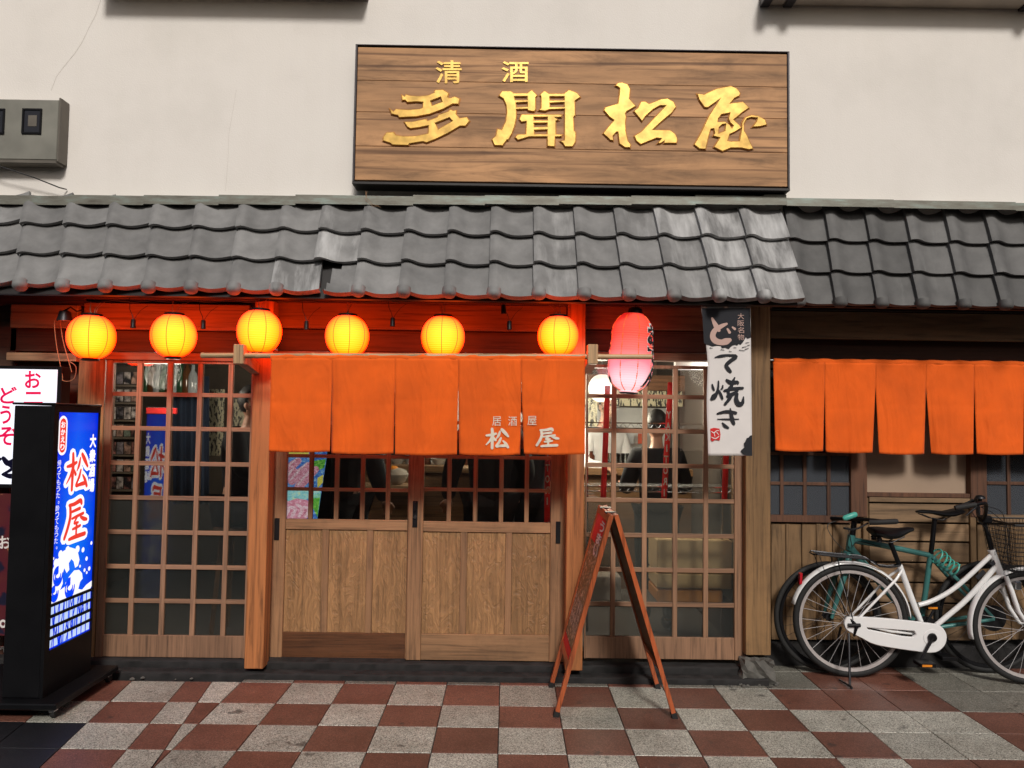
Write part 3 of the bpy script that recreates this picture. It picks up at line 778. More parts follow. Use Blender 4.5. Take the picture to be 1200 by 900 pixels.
def carve(name, loops, ox, oy):
    lp = [[(ox+x/10, oy+y/10) for x, y in l] for l in loops]
    def c2(l): 
        return l
    link('carved_edge', shape_mesh(lp, sfn, thick=.5, bev=.25, off=.6), M['gold_edge'], sg)
    me = shape_mesh(lp, sfn, thick=1.8, bev=.6, off=-.55); me.name = name
    return link(name, me, M['gold'], sg)
DA = [[(310,170),(345,190),(355,165),(420,180),(520,185),(620,175),(690,145),(700,112),(790,108),(860,150),(845,195),(870,210),(930,190),(990,215),(975,280),(910,275),(800,335),(640,395),(480,425),(280,435),(265,410),(190,395),(170,335),(215,365),(240,335),(380,345),(520,335),(555,320),(560,255),(480,250),(375,258),(350,230),(315,235)],[(645,240),(765,195),(785,250),(665,298)]]
DB = [[(340,485),(430,485),(600,450),(610,475),(730,430),(740,405),(860,360),(870,335),(910,355),(950,350),(945,395),(985,440),(1070,430),(1105,475),(1055,535),(990,535),(850,620),(700,690),(600,730),(560,715),(400,740),(390,760),(200,755),(180,735),(90,705),(95,660),(135,610),(215,605),(240,640),(330,655),(480,650),(620,620),(625,530),(520,550),(410,565),(375,545)],[(700,500),(870,435),(905,475),(735,575)]]
carve('gold_character', DA+DB, 440, 95)
BL = [[(145,180),(185,125),(285,125),(320,150),(480,150),(530,110),(595,175),(575,200),(578,340),(560,365),(490,355),(480,335),(350,340),(352,420),(335,520),(300,620),(255,700),(240,695),(190,765),(95,760),(65,690),(110,650),(130,565),(180,580),(225,480),(240,380),(232,290),(200,215)],[(325,188),(480,188),(480,230),(335,232)],[(345,262),(482,255),(482,308),(350,314)]]
BR = [[(625,170),(680,120),(730,155),(910,155),(965,110),(1060,145),(1100,195),(1035,240),(1040,410),(1020,430),(1025,590),(1045,600),(1045,715),(1010,775),(920,775),(895,735),(865,710),(915,700),(915,335),(740,340),(690,360),(610,350),(640,325),(640,190)],[(740,190),(912,190),(912,232),(742,235)],[(742,265),(912,258),(912,310),(742,312)]]
BM = [[(385,455),(410,398),(885,398),(880,430),(800,432),(845,465),(812,475),(812,630),(890,632),(880,658),(805,660),(800,775),(712,770),(712,660),(500,660),(370,700),(335,665),(370,632),(462,630),(468,480),(410,488)],[(555,430),(715,430),(715,468),(555,468)],[(555,500),(712,498),(712,542),(558,548)],[(560,582),(712,578),(712,628),(560,628)]]
carve('gold_character', BL+BR+BM, 570, 95)
ML = [[(258,110),(290,80),(340,75),(400,95),(432,150),(420,265),(498,350),(390,415),(375,440),(385,480),(375,545),(380,640),(405,760),(440,800),(435,838),(370,835),(305,790),(290,655),(270,655),(230,700),(235,755),(200,750),(115,670),(180,590),(245,515),(190,480),(125,400),(140,365),(290,320),(305,220),(310,140),(285,122)]]
MR = [[(475,410),(520,375),(560,300),(610,295),(650,325),(720,300),(790,270),(870,262),(940,300),(968,360),(920,430),(800,530),(690,630),(900,632),(960,680),(985,740),(975,785),(825,785),(830,760),(790,785),(750,790),(800,730),(740,725),(640,765),(555,800),(505,760),(480,700),(560,650),(680,525),(770,430),(850,345),(780,345),(700,390),(610,470),(570,530)]]
carve('gold_character', ML+MR, 695, 90)
YY = [[(165,205),(245,215),(400,145),(560,115),(630,145),(670,200),(660,230),(600,260),(550,320),(700,300),(775,370),(700,420),(590,510),(640,555),(685,605),(600,655),(545,680),(520,755),(560,765),(660,760),(685,620),(690,540),(730,480),(800,455),(880,465),(960,510),(980,570),(900,590),(810,595),(860,530),(870,490),(800,482),(745,498),(712,560),(715,640),(745,690),(820,850),(770,860),(680,840),(560,840),(460,880),(360,830),(430,720),(350,700),(370,670),(360,615),(325,620),(300,700),(265,855),(190,850),(130,800),(200,680),(300,470),(430,270),(290,370),(250,365),(190,280)],[(410,500),(450,450),(550,430),(530,500),(550,545),(590,580),(572,612),(540,565),(490,532),(405,538)],[(500,560),(490,640),(415,670),(420,600),(460,565)]]
carve('gold_character', YY, 800, 90)
for ch, bx in (('清', (510.5, 71, 541, 98)), ('酒', (588, 72, 619.5, 96.5))):
    me = glyph_mesh(ch, bx, lambda x, y, h: sfn(x, y, h*10), bold=.012, thick=.08); link('gold_character', me, M['gold'], sg)
# wire loops hanging at the board's underside
b = MB(); c = P(432, 234, 4.44)
b.tube([P(428, 224, 4.46), P(430, 232, 4.44), P(436, 239, 4.43), P(446, 243, 4.42)], .0012, 5).tube([P(430, 224, 4.46), P(428, 234, 4.44), P(437, 242, 4.43), P(444, 241, 4.42)], .0012, 5)
b.build('wire_end', M['cord_tan'], sg)

# ------------------------------------------------------------------ meter box on the wall
mbx = empty('wall_meter_box', P(30, 195, 4.52), 'grey weathered metal box with two small dark windows on the plaster wall', 'meter box')
x1_, z0_, z1_ = P(70, 150, 4.51).x, P(35, 189, 4.51).z, P(35, 114, 4.51).z
MB().box(x1_-.62, x1_-.012, 4.515, UY-.002, z0_+.01, z1_-.01, .006).build('cover', M['meter'], mbx)
MB().box(x1_-.011, x1_+.002, 4.508, UY-.003, z0_, z1_, .003).build('trim', M['meter_side'], mbx)
MB().box(x1_-.63, x1_-.0115, 4.508, UY-.003, z0_-.012, z0_+.008, .003).build('trim', M['meter_side'], mbx)
m, nt, b_ = mat('meter_glass'); b_.inputs['Base Color'].default_value = (.02, .02, .025, 1); b_.inputs['Roughness'].default_value = .08; M['meter_glass'] = m
for (a, c) in ((26.5, 48), (-17, 4.5)):
    A, B = P(a, 127, 4.51), P(c, 157, 4.51)
    f = MB(); t = .010
    f.box(A.x, A.x+t, 4.506, 4.516, B.z, A.z).box(B.x-t, B.x, 4.506, 4.516, B.z, A.z).box(A.x+t, B.x-t, 4.507, 4.516, A.z-t, A.z).box(A.x+t, B.x-t, 4.507, 4.516, B.z, B.z+t)
    w_ = f.build('meter_window', M['black'], mbx); OFF[w_.name] = OFF[mbx.name]; w_['kind'] = 'stuff'
    MB().box(A.x+t, B.x-t, 4.512, 4.5145, B.z+t, A.z-t).build('pane', M['meter_glass'], w_)
    MB().box(A.x+.035, B.x-.028, 4.5095, 4.5115, B.z+.045, A.z-.040).build('dial', M['meter_side'], w_)
tag(MB().tube([P(-40, 180, 4.5), P(0, 195, 4.50), P(40, 208, 4.52), P(70, 220, 4.55), P(78, 222, 4.59)], .004, 6).build('overhead_cable', M['cord'], None, True),
    'black cable slanting across the plaster wall below the meter box', 'cable')

# ------------------------------------------------------------------ lanterns
LG = 'round yellow lanterns strung under the awning'
def make_lantern():
    root = empty('round_lantern', (0, 0, 0)); OFF[root.name] = Vector((0, 0, 0))
    r = .125; prof = []
    n = 120
    for i in range(n+1):
        a = -pi/2*.80+pi*.80*i/n
        prof.append((r*cos(a)**.86*(1+.009*cos(i*pi*2/5)), r*.98*sin(a)*1.03))
    sh = MB().lathe(prof, n=36, cap=False).build('shade', M['lantern'], root, True)
    for k in range(8):
        t = 2*pi*k/8+.28
        MB().tube([((p[0]+.0006)*cos(t), (p[0]+.0006)*sin(t), p[1]) for p in prof[::5]], .0017, 5).build('seam', M['lantern_dim'], root)
    MB().lathe([(.050, .112), (.055, .113), (.055, .130), (.050, .132), (.002, .1325)], n=20).build('top_ring', M['black'], root)
    MB().lathe([(.002, -.134), (.042, -.134), (.045, -.131), (.045, -.116), (.038, -.115)], n=20).build('bottom_ring', M['black'], root)
    b = MB(); b.tube([(.01, 0, .126), (.014, 0, .16), (.045, -.01, .195)], .0018, 5); b.tube([(.0, 0, .126), (-.012, 0, .15), (-.01, 0, .20)], .0022, 5); b.tube([(.014, 0, .126), (.03, 0, .165), (.07, -.01, .20)], .0012, 5)
    b.build('hanging_cord', M['cord_tan'], root)
    return root
lan = [(107, 395, 26, 'round yellow lit lantern at the left end of the row, above the white lit sign', 4.38),
       (203.5, 393.5, 25.5, 'round yellow lit lantern above the left lattice window', 4.40),
       (304, 388.5, 25.5, 'round yellow lit lantern in front of the left orange post', 4.36),
       (407, 394, 25, 'round yellow lit lantern above the left part of the orange entrance curtain', 4.41),
       (519, 395, 25, 'round yellow lit lantern above the middle of the orange entrance curtain', 4.41),
       (654, 394, 24, 'round yellow lit lantern beside the right orange post', 4.38)]
proto = make_lantern()
for i, (x, y, r, lb, Y) in enumerate(lan):
    o = proto if i == 0 else copy_tree(proto)
    o.location = P(x, y, Y); s = r*Y/F/.125; o.scale = (s, s, s); o.rotation_euler = (0, 0, .5*i+.1)
    tag(o, lb, 'lantern', LG)
# tall red lantern
YL = 4.40
rl = empty('red_paper_lantern', P(739.5, 413.5, YL), 'tall red paper lantern with black lettering, lit at its lower end', 'lantern')
k = YL/F; hh = 46*k
def rprof(t):      # t 0 bottom .. 1 top
    z = -hh+2*hh*t
    r = 25.5*k*max(0, 1-abs(2*t-1)**5.0)**.5 if t < .5 else 25*k*(1-.52*max(0, (t-.72)/.28)**2.6)
    r = max(r, 11*k) * (.97+.06*sin(pi*min(t*1.5, 1))) + .0012*cos(t*2*pi*34)
    return r, z
tilt = Matrix.Rotation(radians(-3), 3, 'Y')
prof = [rprof(i/136) for i in range(137)]
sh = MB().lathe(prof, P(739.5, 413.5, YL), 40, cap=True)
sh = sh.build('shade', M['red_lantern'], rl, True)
def wrapr(a, z, h):
    r, zz = rprof((z+hh)/(2*hh)); c = OFF[rl.name]; r += .002+h
    return c+Vector((r*cos(a), r*sin(a), z))
for q in range(8):
    a = -pi/2+.18+q*pi/4
    MB().tube([wrapr(a, -hh*.97+2*hh*.95*i/40, -.0044) for i in range(41)], .0042, 4).build('rib', M['red_lantern_rib'], rl)
for a0, nm in ((-pi/2+1.10, 'lettering'), (-pi/2-1.75, 'lettering')):
    for bold, hgt_, mt_ in ((.09, .0008, M['paper_white']), (.045, .0022, M['ink'])):
        ms = []
        for j, ch in enumerate('おでん'):
            zt_ = hh*.70-j*hh*.53; g = (.012 if bold > .05 else 0)
            ms.append(glyph_mesh(ch, (-.46-g*3, -g, .46+g*3, .50*hh/1+g), lambda x, y, h, zt_=zt_: wrapr(a0+x, zt_-y, hgt_), bold=bold))
        link(nm, merge(ms), mt_, rl)
c = P(742, 366, YL)
MB().lathe([(.040, -.016), (.044, -.014), (.044, -.008), (.036, .02), (.020, .03)], c, 20).build('top_ring', M['dark_metal'], rl)
MB().lathe([(.004, -.006), (.045, -.004), (.046, .004), (.04, .006)], P(738, 461, YL), 20).build('bottom_ring', M['dark_metal'], rl)
MB().tube([c+Vector((0, 0, .02)), c+Vector((0, 0, .06))], .004, 6).build('hook', M['chrome'], rl)
for e in rl.children: e.rotation_euler = (0, radians(3), 0)

# hanging empty sockets
soc = [(156, 380, 'between the first and second lanterns from the left'), (238, 381, 'between the second and third lanterns from the left'), (359, 382, 'just right of the left orange post'),
       (460, 378, 'between the two lanterns over the middle of the curtain'), (590, 363, 'upper one of the pair left of the right orange post'), (597, 382, 'lower one of the pair left of the right orange post')]
for x, y, lb in soc:
    s = MB().lathe([(.004, .030), (.012, .027), (.0135, .018), (.0135, -.012), (.015, -.014), (.015, -.022), (.010, -.022)], P(x, y, 4.42), 12).build('lamp_socket', M['black'], None, True)
    tag(s, 'black empty lamp socket hanging '+lb, 'lamp socket', 'empty sockets hanging under the awning')
    p = P(x, y, 4.42); b = MB()
    b.tube([p+Vector((0, 0, .026)), p+Vector((-.006, 0, .05)), p+Vector((-.022, .0, .085)), p+Vector((-.03, .01, .15))], .0022, 5)
    b.tube([p+Vector((0.004, 0, .026)), p+Vector((.018, 0, .05)), p+Vector((.04, 0, .08)), p+Vector((.075, .01, .11))], .0014, 5)
    OFF[s.name] = Vector(s.location); b.build('cord', M['cord'], s)
path = [P(x, 352+2.2*sin(x*.07)**2, 4.40) for x in range(60, 700, 12)]
tag(MB().tube(path, .003, 5).build('power_cord', M['cord'], None, True), 'black power cord running along under the eave above the lanterns', 'cord')
# small spot lamp and tangle at far left
sp = empty('spot_lamp', P(76, 372, 4.45), 'small dark clip lamp under the eave left of the first lantern', 'lamp')
c = P(76, 370, 4.45)
MB().lathe([(.012, .03), (.030, .024), (.040, -.02), (.042, -.03), (.036, -.028)], c, 16).build('lamp_head', M['dark_metal'], sp, True)
MB().lathe([(.003, -.030), (.034, -.029), (.034, -.022)], c, 16).build('bulb_face', M['cord_tan'], sp, True)
MB().tube([c+Vector((0, 0, .03)), c+Vector((.03, 0, .05)), c+Vector((.05, .03, .03)), c+Vector((.05, .1, .05))], .005, 6).build('arm', M['black'], sp)
for pth, lb in (([(64, 374), (64, 385), (67, 410), (73, 440), (72, 446), (67, 443), (78, 447), (87, 443), (89, 430), (82, 424)], 'tan looped cord dangling left of the lattice window'),
            ([(70, 374), (74, 400), (81, 425), (84, 436)], 'thin reddish cord dangling beside the tan looped cord')):
    tag(MB().tube([P(x, y, 4.48) for x, y in spline(pth, 4)], .0022, 5).build('dangling_cord', M['cord_tan'], None, True), lb, 'cord')

# ------------------------------------------------------------------ noren curtains
YN = 4.27
pole = empty('bamboo_pole', P(500, 418, YN), 'bamboo pole carrying the orange entrance curtain', 'pole')
pp = [P(x, 416.5+.003*(x-237), YN) for x in (236, 300, 366, 430, 500, 560, 625, 700, 764)]
for (a, c) in ((0, 1), (1, 2), (2, 3), (3, 4), (4, 5), (5, 6), (6, 7), (7, 8)):
    A, B = pp[a], pp[c]; d = (B-A)
    MB().tube([A, A+d*.03, A+d*.06, B-d*.04, B], [.0155, .0165, .0145, .0145, .016], 14).build('pole_section', M['bamboo'], pole, True)
for px, lb in ((281, 'wedge shaped wooden bracket holding the left end of the bamboo pole'), (694, 'wedge shaped wooden bracket holding the right end of the bamboo pole')):
    a = P(px-6, 430, YN).x; c = P(px+6, 430, YN).x; z0, z1 = P(px, 430, YN).z, P(px, 404, YN).z
    b = MB(); b.box(a, c, YN-.03, YN+.03, z0+.015, z1, .003)
    d = 1 if px < 500 else -1; e = P(px+d*15, 430, YN).x
    br = b.build('pole_bracket', M['bracket'], None); tag(br, lb, 'bracket', 'brackets of the bamboo pole'); OFF[br.name] = Vector(br.location)
    b = MB(); X0_ = a if d > 0 else c
    b.slab([(a+.002, YN+.031, z1-.03), (a+.002, YW-.13, z0+.03), (a+.002, YW-.13, z0-.02), (a+.002, YN+.031, z0+.02)], (c-a-.004, 0, 0)); b.build('arm', M['bracket'], br)
def curtain(label, group, edges, ytop, ybots, slit_y, Yc, slope, name='noren_curtain'):
    ph = R_.uniform(0, 6)
    def cy(x, y): 
        t = (y-ytop)/110
        return Yc-.019+.006*sin(x*.05+ph)*t+(.0062*sin(x*.13+1.1*ph+y*.012)+.0022*sin(x*.31+y*.03)+.0012*sin(x*.7-y*.05+ph))*(t*.8+.35)
    root = empty(name, P((edges[0][0]+edges[-1][0])/2, max(ybots), Yc), label, 'curtain', group)
    n = len(edges)-1
    for i in range(n):
        (xa_t, xa_b), (xb_t, xb_b) = edges[i], edges[i+1]
        last = i == n-1; first = i == 0
        def f(u, v, i=i):
            y = ytop+(ybots[i]-ytop)*v+slope*((xa_t+(xb_t-xa_t)*u)-edges[0][0])
            o = max(0, (y-slit_y))/(ybots[i]-slit_y)
            xa = xa_t+(xa_b[0]-xa_t)*o if not first else xa_t+(xa_b[0]-xa_t)*v
            xb = xb_t+(xb_b[1]-xb_t)*o if not last else xb_t+(xb_b[1]-xb_t)*v
            xa += .0; u2 = u
            x = xa+(xb-xa)*u2
            yy = y+(1.1*sin(pi*u)*v if v > .9 else 0)
            curl = .007*o*(abs(2*u-1)**5)
            p = P(x, yy, cy(x, yy)+curl-(.0022 if v > .955 else 0)+.002*max(0, 1-abs(y-(ytop+52+3*sin(i*2)))/4)); return p
        b = MB(); b.grid(f, 26, 36)
        b.build('cloth_panel', M['orange'], root, True, solid=.0018)
    b = MB(); xs_ = [edges[0][0]+(edges[-1][0]-edges[0][0])*i/60 for i in range(61)]
    b.tube([P(x, ytop-.5+slope*(x-edges[0][0])+.4*sin(x*.2), Yc) for x in xs_], [.0195+.001*sin(x*.7)+.001*sin(x*.23) for x in xs_], 12)
    b.build('pole_sleeve', M['orange'], root, True)
    return root, cy
n1, cy1 = curtain('orange five-panel entrance curtain with pale lettering over the sliding doors', None,
    [(318, (315, 315)), (389, (388.3, 386.5)), (463, (463, 461)), (537, (538, 535.5)), (611, (614, 609.5)), (685.5, (685.5, 685.5))], 419.5, [529, 531, 532, 532, 531], 443, YN, .0030)
def nfn(lift):
    return lambda x, y, h: P(x, y, cy1(x, y)-lift)
for ch, bx in (('居', (576.8, 488, 587.3, 499)), ('酒', (595.5, 488, 605.8, 499)), ('屋', (618, 487.5, 629, 498.3))):
    link('lettering', glyph_mesh(ch, bx, nfn(.0065), bold=0), M['cream_ink'], n1)
MATSU = [[(.02, .36, .09), (.25, .33, .13), (.45, .27, .10)], [(.27, .04, .12), (.29, .3, .15), (.28, .6, .14), (.27, .97, .12)], [(.27, .42, .12), (.17, .62, .10), (.01, .80, .05)], [(.33, .45, .08), (.42, .58, .12)],
         [(.62, .16, .08), (.56, .36, .12), (.47, .50, .05)], [(.70, .07, .13), (.83, .22, .16), (.98, .40, .10)], [(.66, .48, .09), (.58, .68, .12), (.45, .88, .10), (.62, .86, .12), (.86, .84, .14)], [(.76, .62, .08), (.88, .76, .13), (.97, .92, .12)]]
OKU = [[(.18, .12, .10), (.40, .11, .12), (.66, .05, .14), (.72, .12, .12)], [(.24, .30, .08), (.45, .27, .10), (.66, .24, .11)], [(.22, .14, .12), (.24, .40, .13), (.15, .66, .13), (.02, .90, .12)],
       [(.32, .46, .08), (.55, .42, .10), (.82, .38, .10)], [(.55, .44, .08), (.42, .58, .09), (.60, .58, .08)], [(.70, .46, .09), (.84, .52, .13), (.98, .55, .10)], [(.36, .72, .08), (.52, .70, .10), (.70, .67, .09)], [(.53, .58, .10), (.52, .90, .10)], [(.22, .95, .10), (.50, .92, .13), (.92, .90, .13)]]
def fitst(st, bx):
    x0, y0, x1, y1 = bx; m_ = (x1-x0+y1-y0)/2
    return [[(x0+a*(x1-x0), y0+b_*(y1-y0), w_*m_) for a, b_, w_ in s] for s in st]
link('lettering', stroke_mesh(fitst(MATSU, (569.5, 501.5, 596, 526)), nfn(.0065)), M['cream_ink'], n1)
link('lettering', stroke_mesh(fitst(OKU, (628.5, 501.5, 655, 524)), nfn(.0065)), M['cream_ink'], n1)
YN2 = 4.80
n2, cy2 = curtain('plain orange curtain hanging before the dark timber annex at right', None,
    [(906, (908.5, 908.5)), (966.5, (967.5, 964.5)), (1026, (1030, 1022.5)), (1085, (1091, 1083)), (1141.5, (1144.5, 1140.5)), (1200, (1203, 1199)), (1260, (1260, 1260))], 424, [528, 529, 530, 529.5, 529, 529], 452, YN2, .012, 'noren_curtain')
rod = empty('curtain_rod', P(1050, 424, YN2), 'thin steel rod with a chrome tip carrying the plain orange curtain', 'rod')
MB().tube([P(899, 422, YN2), P(1265, 427, YN2)], .008, 10).build('rod_tube', M['stainless'], rod, True)
MB().lathe([(.003, -.012), (.011, -.008), (.012, .006), (.008, .01)], P(898, 422, YN2), 12, 'X').build('end_knob', M['chrome'], rod, True)

# ------------------------------------------------------------------ vertical banner
YB = 4.33
bn = empty('vertical_banner', P(851, 535, YB), 'white and black vertical cloth banner with brush lettering hanging from the awning', 'banner')
def bxy(x, y): return 
def bcy(x, y): return YB+.0012*sin((y-355)*.035+x*.02)+.0006*sin(x*.12+1)
def bfn(lift): return lambda x, y, h: P(x, y, bcy(x, y)-lift-h)
b = MB()
def ble(y): return 822+7*min((y-358)/70, 1)+.8*sin(y*.05)
def bre(y): return 879.5+2*((y-358)/177)
b.grid(lambda u, v: P(ble(358+176*v)*(1-u)+bre(358+176*v)*u, 358+176*v, bcy(ble(358+176*v)*(1-u)+bre(358+176*v)*u, 358+176*v)), 14, 50)
b.build('cloth', M['paper_white'], bn, True, solid=.001)
for x in (822.5, 848, 874):
    b = MB(); b.grid(lambda u, v: P(x+5.5*u, 354+7*v, bcy(x, 360)-.005), 1, 1); b.build('loop_tab', M['pink_ink'], bn, solid=.001)
fm = bfn(.0035)
def mapped(pts, ox, oy, s): return [(ox+x/s, oy+y/s) for x, y in pts]
top = mapped([(25, 60), (590, 60), (600, 405), (560, 420), (540, 400), (520, 440), (500, 470), (480, 490), (455, 480), (440, 500), (415, 490), (380, 500), (340, 540), (300, 525), (260, 530), (250, 505), (205, 500), (150, 510), (110, 495), (75, 490), (50, 470)], 820, 355, 10)
link('ink_field', shape_mesh([top], lambda x, y, h: fm(x, y, 0)), M['ink'], bn)
def st(pts, ox, oy, s): return [(ox+x/s, oy+y/s, w_/s) for x, y, w_ in pts]
fl = bfn(.0055)
link('lettering', stroke_mesh([st([(145, 180, 26), (170, 230, 45), (200, 285, 60), (225, 320, 40)], 820, 355, 10), st([(315, 245, 28), (255, 272, 48), (180, 320, 60), (152, 385, 66), (180, 440, 72), (250, 462, 66), (310, 450, 78), (350, 435, 50)], 820, 355, 10),
    st([(325, 305, 22), (350, 345, 34)], 820, 355, 10), st([(385, 285, 20), (412, 305, 30)], 820, 355, 10)], fl), M['pink_ink'], bn)
ms = []
for j, ch in enumerate('大阪名物'): ms.append(glyph_mesh(ch, (864.5, 367+j*8.2, 872, 374+j*8.2), lambda x, y, h: fl(x, y, 0)))
link('lettering', merge(ms), M['pink_ink'], bn)
link('lettering', stroke_mesh([st([(178, 638, 10), (250, 622, 34), (340, 612, 26), (425, 628, 44), (360, 680, 44), (312, 730, 44), (335, 775, 46), (362, 805, 34)], 820, 355, 10)], fl), M['ink'], bn)
Y9 = lambda p: st(p, 820, 440, 9)
link('lettering', stroke_mesh([Y9([(132, 95, 16), (140, 130, 26), (150, 155, 20)]), Y9([(198, 60, 16), (196, 120, 22), (180, 185, 34), (150, 225, 58), (130, 245, 40)]), Y9([(243, 105, 14), (238, 135, 22), (222, 145, 10)]), Y9([(196, 150, 18), (222, 200, 30), (240, 245, 24)]),
    Y9([(285, 48, 26), (330, 75, 44), (395, 70, 34), (405, 85, 20)]), Y9([(370, 22, 14), (345, 75, 34), (335, 130, 30)]), Y9([(262, 160, 24), (350, 140, 34), (455, 132, 26)]), Y9([(320, 120, 24), (300, 160, 34), (310, 195, 26)]), Y9([(400, 135, 24), (385, 175, 34), (300, 215, 40)]),
    Y9([(345, 195, 30), (315, 245, 34), (270, 300, 30)]), Y9([(395, 195, 30), (385, 250, 44), (410, 300, 52), (450, 290, 40), (462, 225, 12)])], fl), M['ink'], bn)
link('lettering', stroke_mesh([Y9([(188, 402, 20), (280, 382, 36), (380, 395, 34)]), Y9([(188, 460, 8), (290, 462, 18), (412, 460, 10)]), Y9([(322, 348, 12), (330, 400, 34), (345, 470, 44), (362, 510, 30)]), Y9([(240, 500, 14), (265, 530, 34), (300, 552, 24)])], fl), M['ink'], bn)
sq = mapped([(112, 562), (150, 552), (208, 560), (220, 620), (212, 685), (160, 680), (135, 698), (115, 680), (118, 620)], 820, 440, 9)
link('seal', shape_mesh([sq], lambda x, y, h: fl(x, y, 0)), M['red_ink'], bn)
link('seal_mark', stroke_mesh([Y9([(125, 590, 8), (150, 605, 10), (175, 585, 8), (200, 580, 7)]), Y9([(125, 650, 7), (165, 665, 10), (205, 640, 7)]), Y9([(150, 600, 8), (160, 640, 8)]), Y9([(180, 600, 7), (200, 625, 7)])], bfn(.0075)), M['paper_white'], bn)
sp_ = mapped([(552, 630), (530, 635), (515, 655), (495, 660), (480, 700), (465, 715), (470, 760), (440, 785), (430, 800), (455, 830), (490, 848), (555, 848)], 820, 440, 9)
link('ink_field', shape_mesh([sp_], lambda x, y, h: fl(x, y, 0)), M['ink'], bn)
ms = [stroke_mesh([[(820+x/10, 355+y/10, .8), (820+(x+dx)/10, 355+(y+dy)/10, .5)]], fl) for x, y, dx, dy in [(120, 525, 30, 6), (345, 565, 30, 6), (465, 552, 60, 8), (500, 520, 50, -10), (530, 545, 45, -16), (400, 520, 30, 6), (250, 545, 40, 8), (540, 470, 40, -8), (560, 500, 30, -8)]]
link('ink_splash', merge(ms), M['ink'], bn)

# ------------------------------------------------------------------ blue lit sign on a rolling base
XF = -2.287; Y0_, Y1_ = 3.955, 4.395
bs = empty('light_box_sign', (-2.39, 4.18, 0), 'tall black free-standing light box with a lit blue panel, standing on a wheeled black base', 'lit sign')
zt_ = PX(70, 476, XF).z; zbm = .085
LT = PX(67, 482, XF); LB = PX(57, 763, XF); RT = PX(116, 487, XF); RB = PX(107, 737, XF)
ya, yb = LT.y+.012, RT.y; za, zb_ = LT.z-.004, (LB.z+RB.z)/2
XB = XF-.20
MB().box(XB, XF-.012, Y0_, Y1_, zbm, zt_, .004).build('case', M['black'], bs)
for (q0, q1, q2, q3) in ((Y0_-.004, ya, zbm, zt_+.004), (yb, Y1_+.004, zbm, zt_+.004), (ya, yb, zbm, zb_), (ya, yb, za, zt_+.003)):
    MB().box(XF-.0115, XF+.006, q0, q1, q2, q3, .001).build('face_frame', M['black'], bs)
MB().box(XB-.006, XF+.010, Y0_-.010, Y1_+.010, zt_+.0045, zt_+.016, .003).build('top_cap', M['black'], bs)
m, nt, b_ = mat('blue_lit_panel'); tc = N(nt, 'TexCoord'); sxx = N(nt, 'SeparateXYZ'); nt.links.new(tc.outputs['Generated'], sxx.inputs[0])
c_ = ramp(nt, sxx.outputs[1], [(0, (.0, .02, .85)), (.5, (.0, .13, 1.0)), (1, (.0, .03, .80))]); c2 = ramp(nt, sxx.outputs[2], [(0, (.6, .5, 1)), (.45, (1, 1.6, 1)), (1, (.7, .6, .9))])
nt.links.new(mixc(nt, 1.0, c_, c2, 'MULTIPLY'), b_.inputs['Emission Color']); b_.inputs['Emission Strength'].default_value = .95
b_.inputs['Base Color'].default_value = (0, .02, .2, 1); b_.inputs['Roughness'].default_value = .25; M['blue_lit'] = m
M['white_lit'] = emit('white_lit_print', (.95, .97, 1), 1.0); M['red_lit'] = emit('red_lit_print', (.85, .05, .03), .85); M['pale_lit'] = emit('pale_blue_lit_print', (.55, .7, 1), .9)
MB().box(XF-.008, XF-.004, ya, yb, zb_, za).build('lit_panel', M['blue_lit'], bs)
def uvf(lift):       # u 0..1 near->far, v 0..1 top->bottom, seen from +X
    return lambda u, v, h: Vector((XF-.004+lift, ya+(yb-ya)*u, za+(zb_-za)*v))
asp = (za-zb_)/(yb-ya)
def bold_char(ch, bx, mats):
    for (bd, lift, m_, nm) in mats: link(nm, glyph_mesh(ch, bx(bd), uvf(lift), bold=bd), m_, bs)
bigm = [(.085, .0006, M['white_lit'], 'lettering'), (.018, .0014, M['red_lit'], 'lettering')]
def gbox(u0, v0, u1, v1): return lambda bd: (u0-bd*.5*(u1-u0), v0-bd*.5*(v1-v0), u1+bd*.5*(u1-u0), v1+bd*.5*(v1-v0))
MATSU_ = [[(.02, .36, .09), (.25, .33, .13), (.45, .27, .10)], [(.27, .04, .12), (.29, .3, .15), (.28, .6, .14), (.27, .97, .12)], [(.27, .42, .12), (.17, .62, .10), (.01, .80, .05)], [(.33, .45, .08), (.42, .58, .12)],
          [(.62, .16, .08), (.56, .36, .12), (.47, .50, .05)], [(.70, .07, .13), (.83, .22, .16), (.98, .40, .10)], [(.66, .48, .09), (.58, .68, .12), (.45, .88, .10), (.62, .86, .12), (.86, .84, .14)], [(.76, .62, .08), (.88, .76, .13), (.97, .92, .12)]]
for st_l, (u0, v0, u1, v1) in ((MATSU_, (.25, .175, .77, .345)), (OKU, (.25, .385, .80, .565))):
    def lf_(lift, u0=u0, v0=v0, u1=u1, v1=v1): return lambda a, b_, h: uvf(lift+h*.3)(u0+a*(u1-u0), v0+b_*(v1-v0), 0)
    link('lettering', stroke_mesh(st_l, lf_(.0006), grow=.085), M['white_lit'], bs)
    link('lettering', stroke_mesh(st_l, lf_(.0024), grow=-.008), M['red_lit'], bs)
ms = [multi_glyph(c, (.81, .10+j*.068, .96, .158+j*.068), uvf(.0006), .05) for j, c in enumerate('大衆酒場')]
link('lettering', merge(ms), M['white_lit'], bs)
ms = [glyph_mesh(c, (.045, .205+j*.0275, .125, .229+j*.0275) if c != '。' else (.09, .215+j*.0275, .12, .226+j*.0275), uvf(.0006)) for j, c in enumerate('帰ってもうた。酔ってもうた。')]
link('lettering', merge(ms), M['white_lit'], bs)
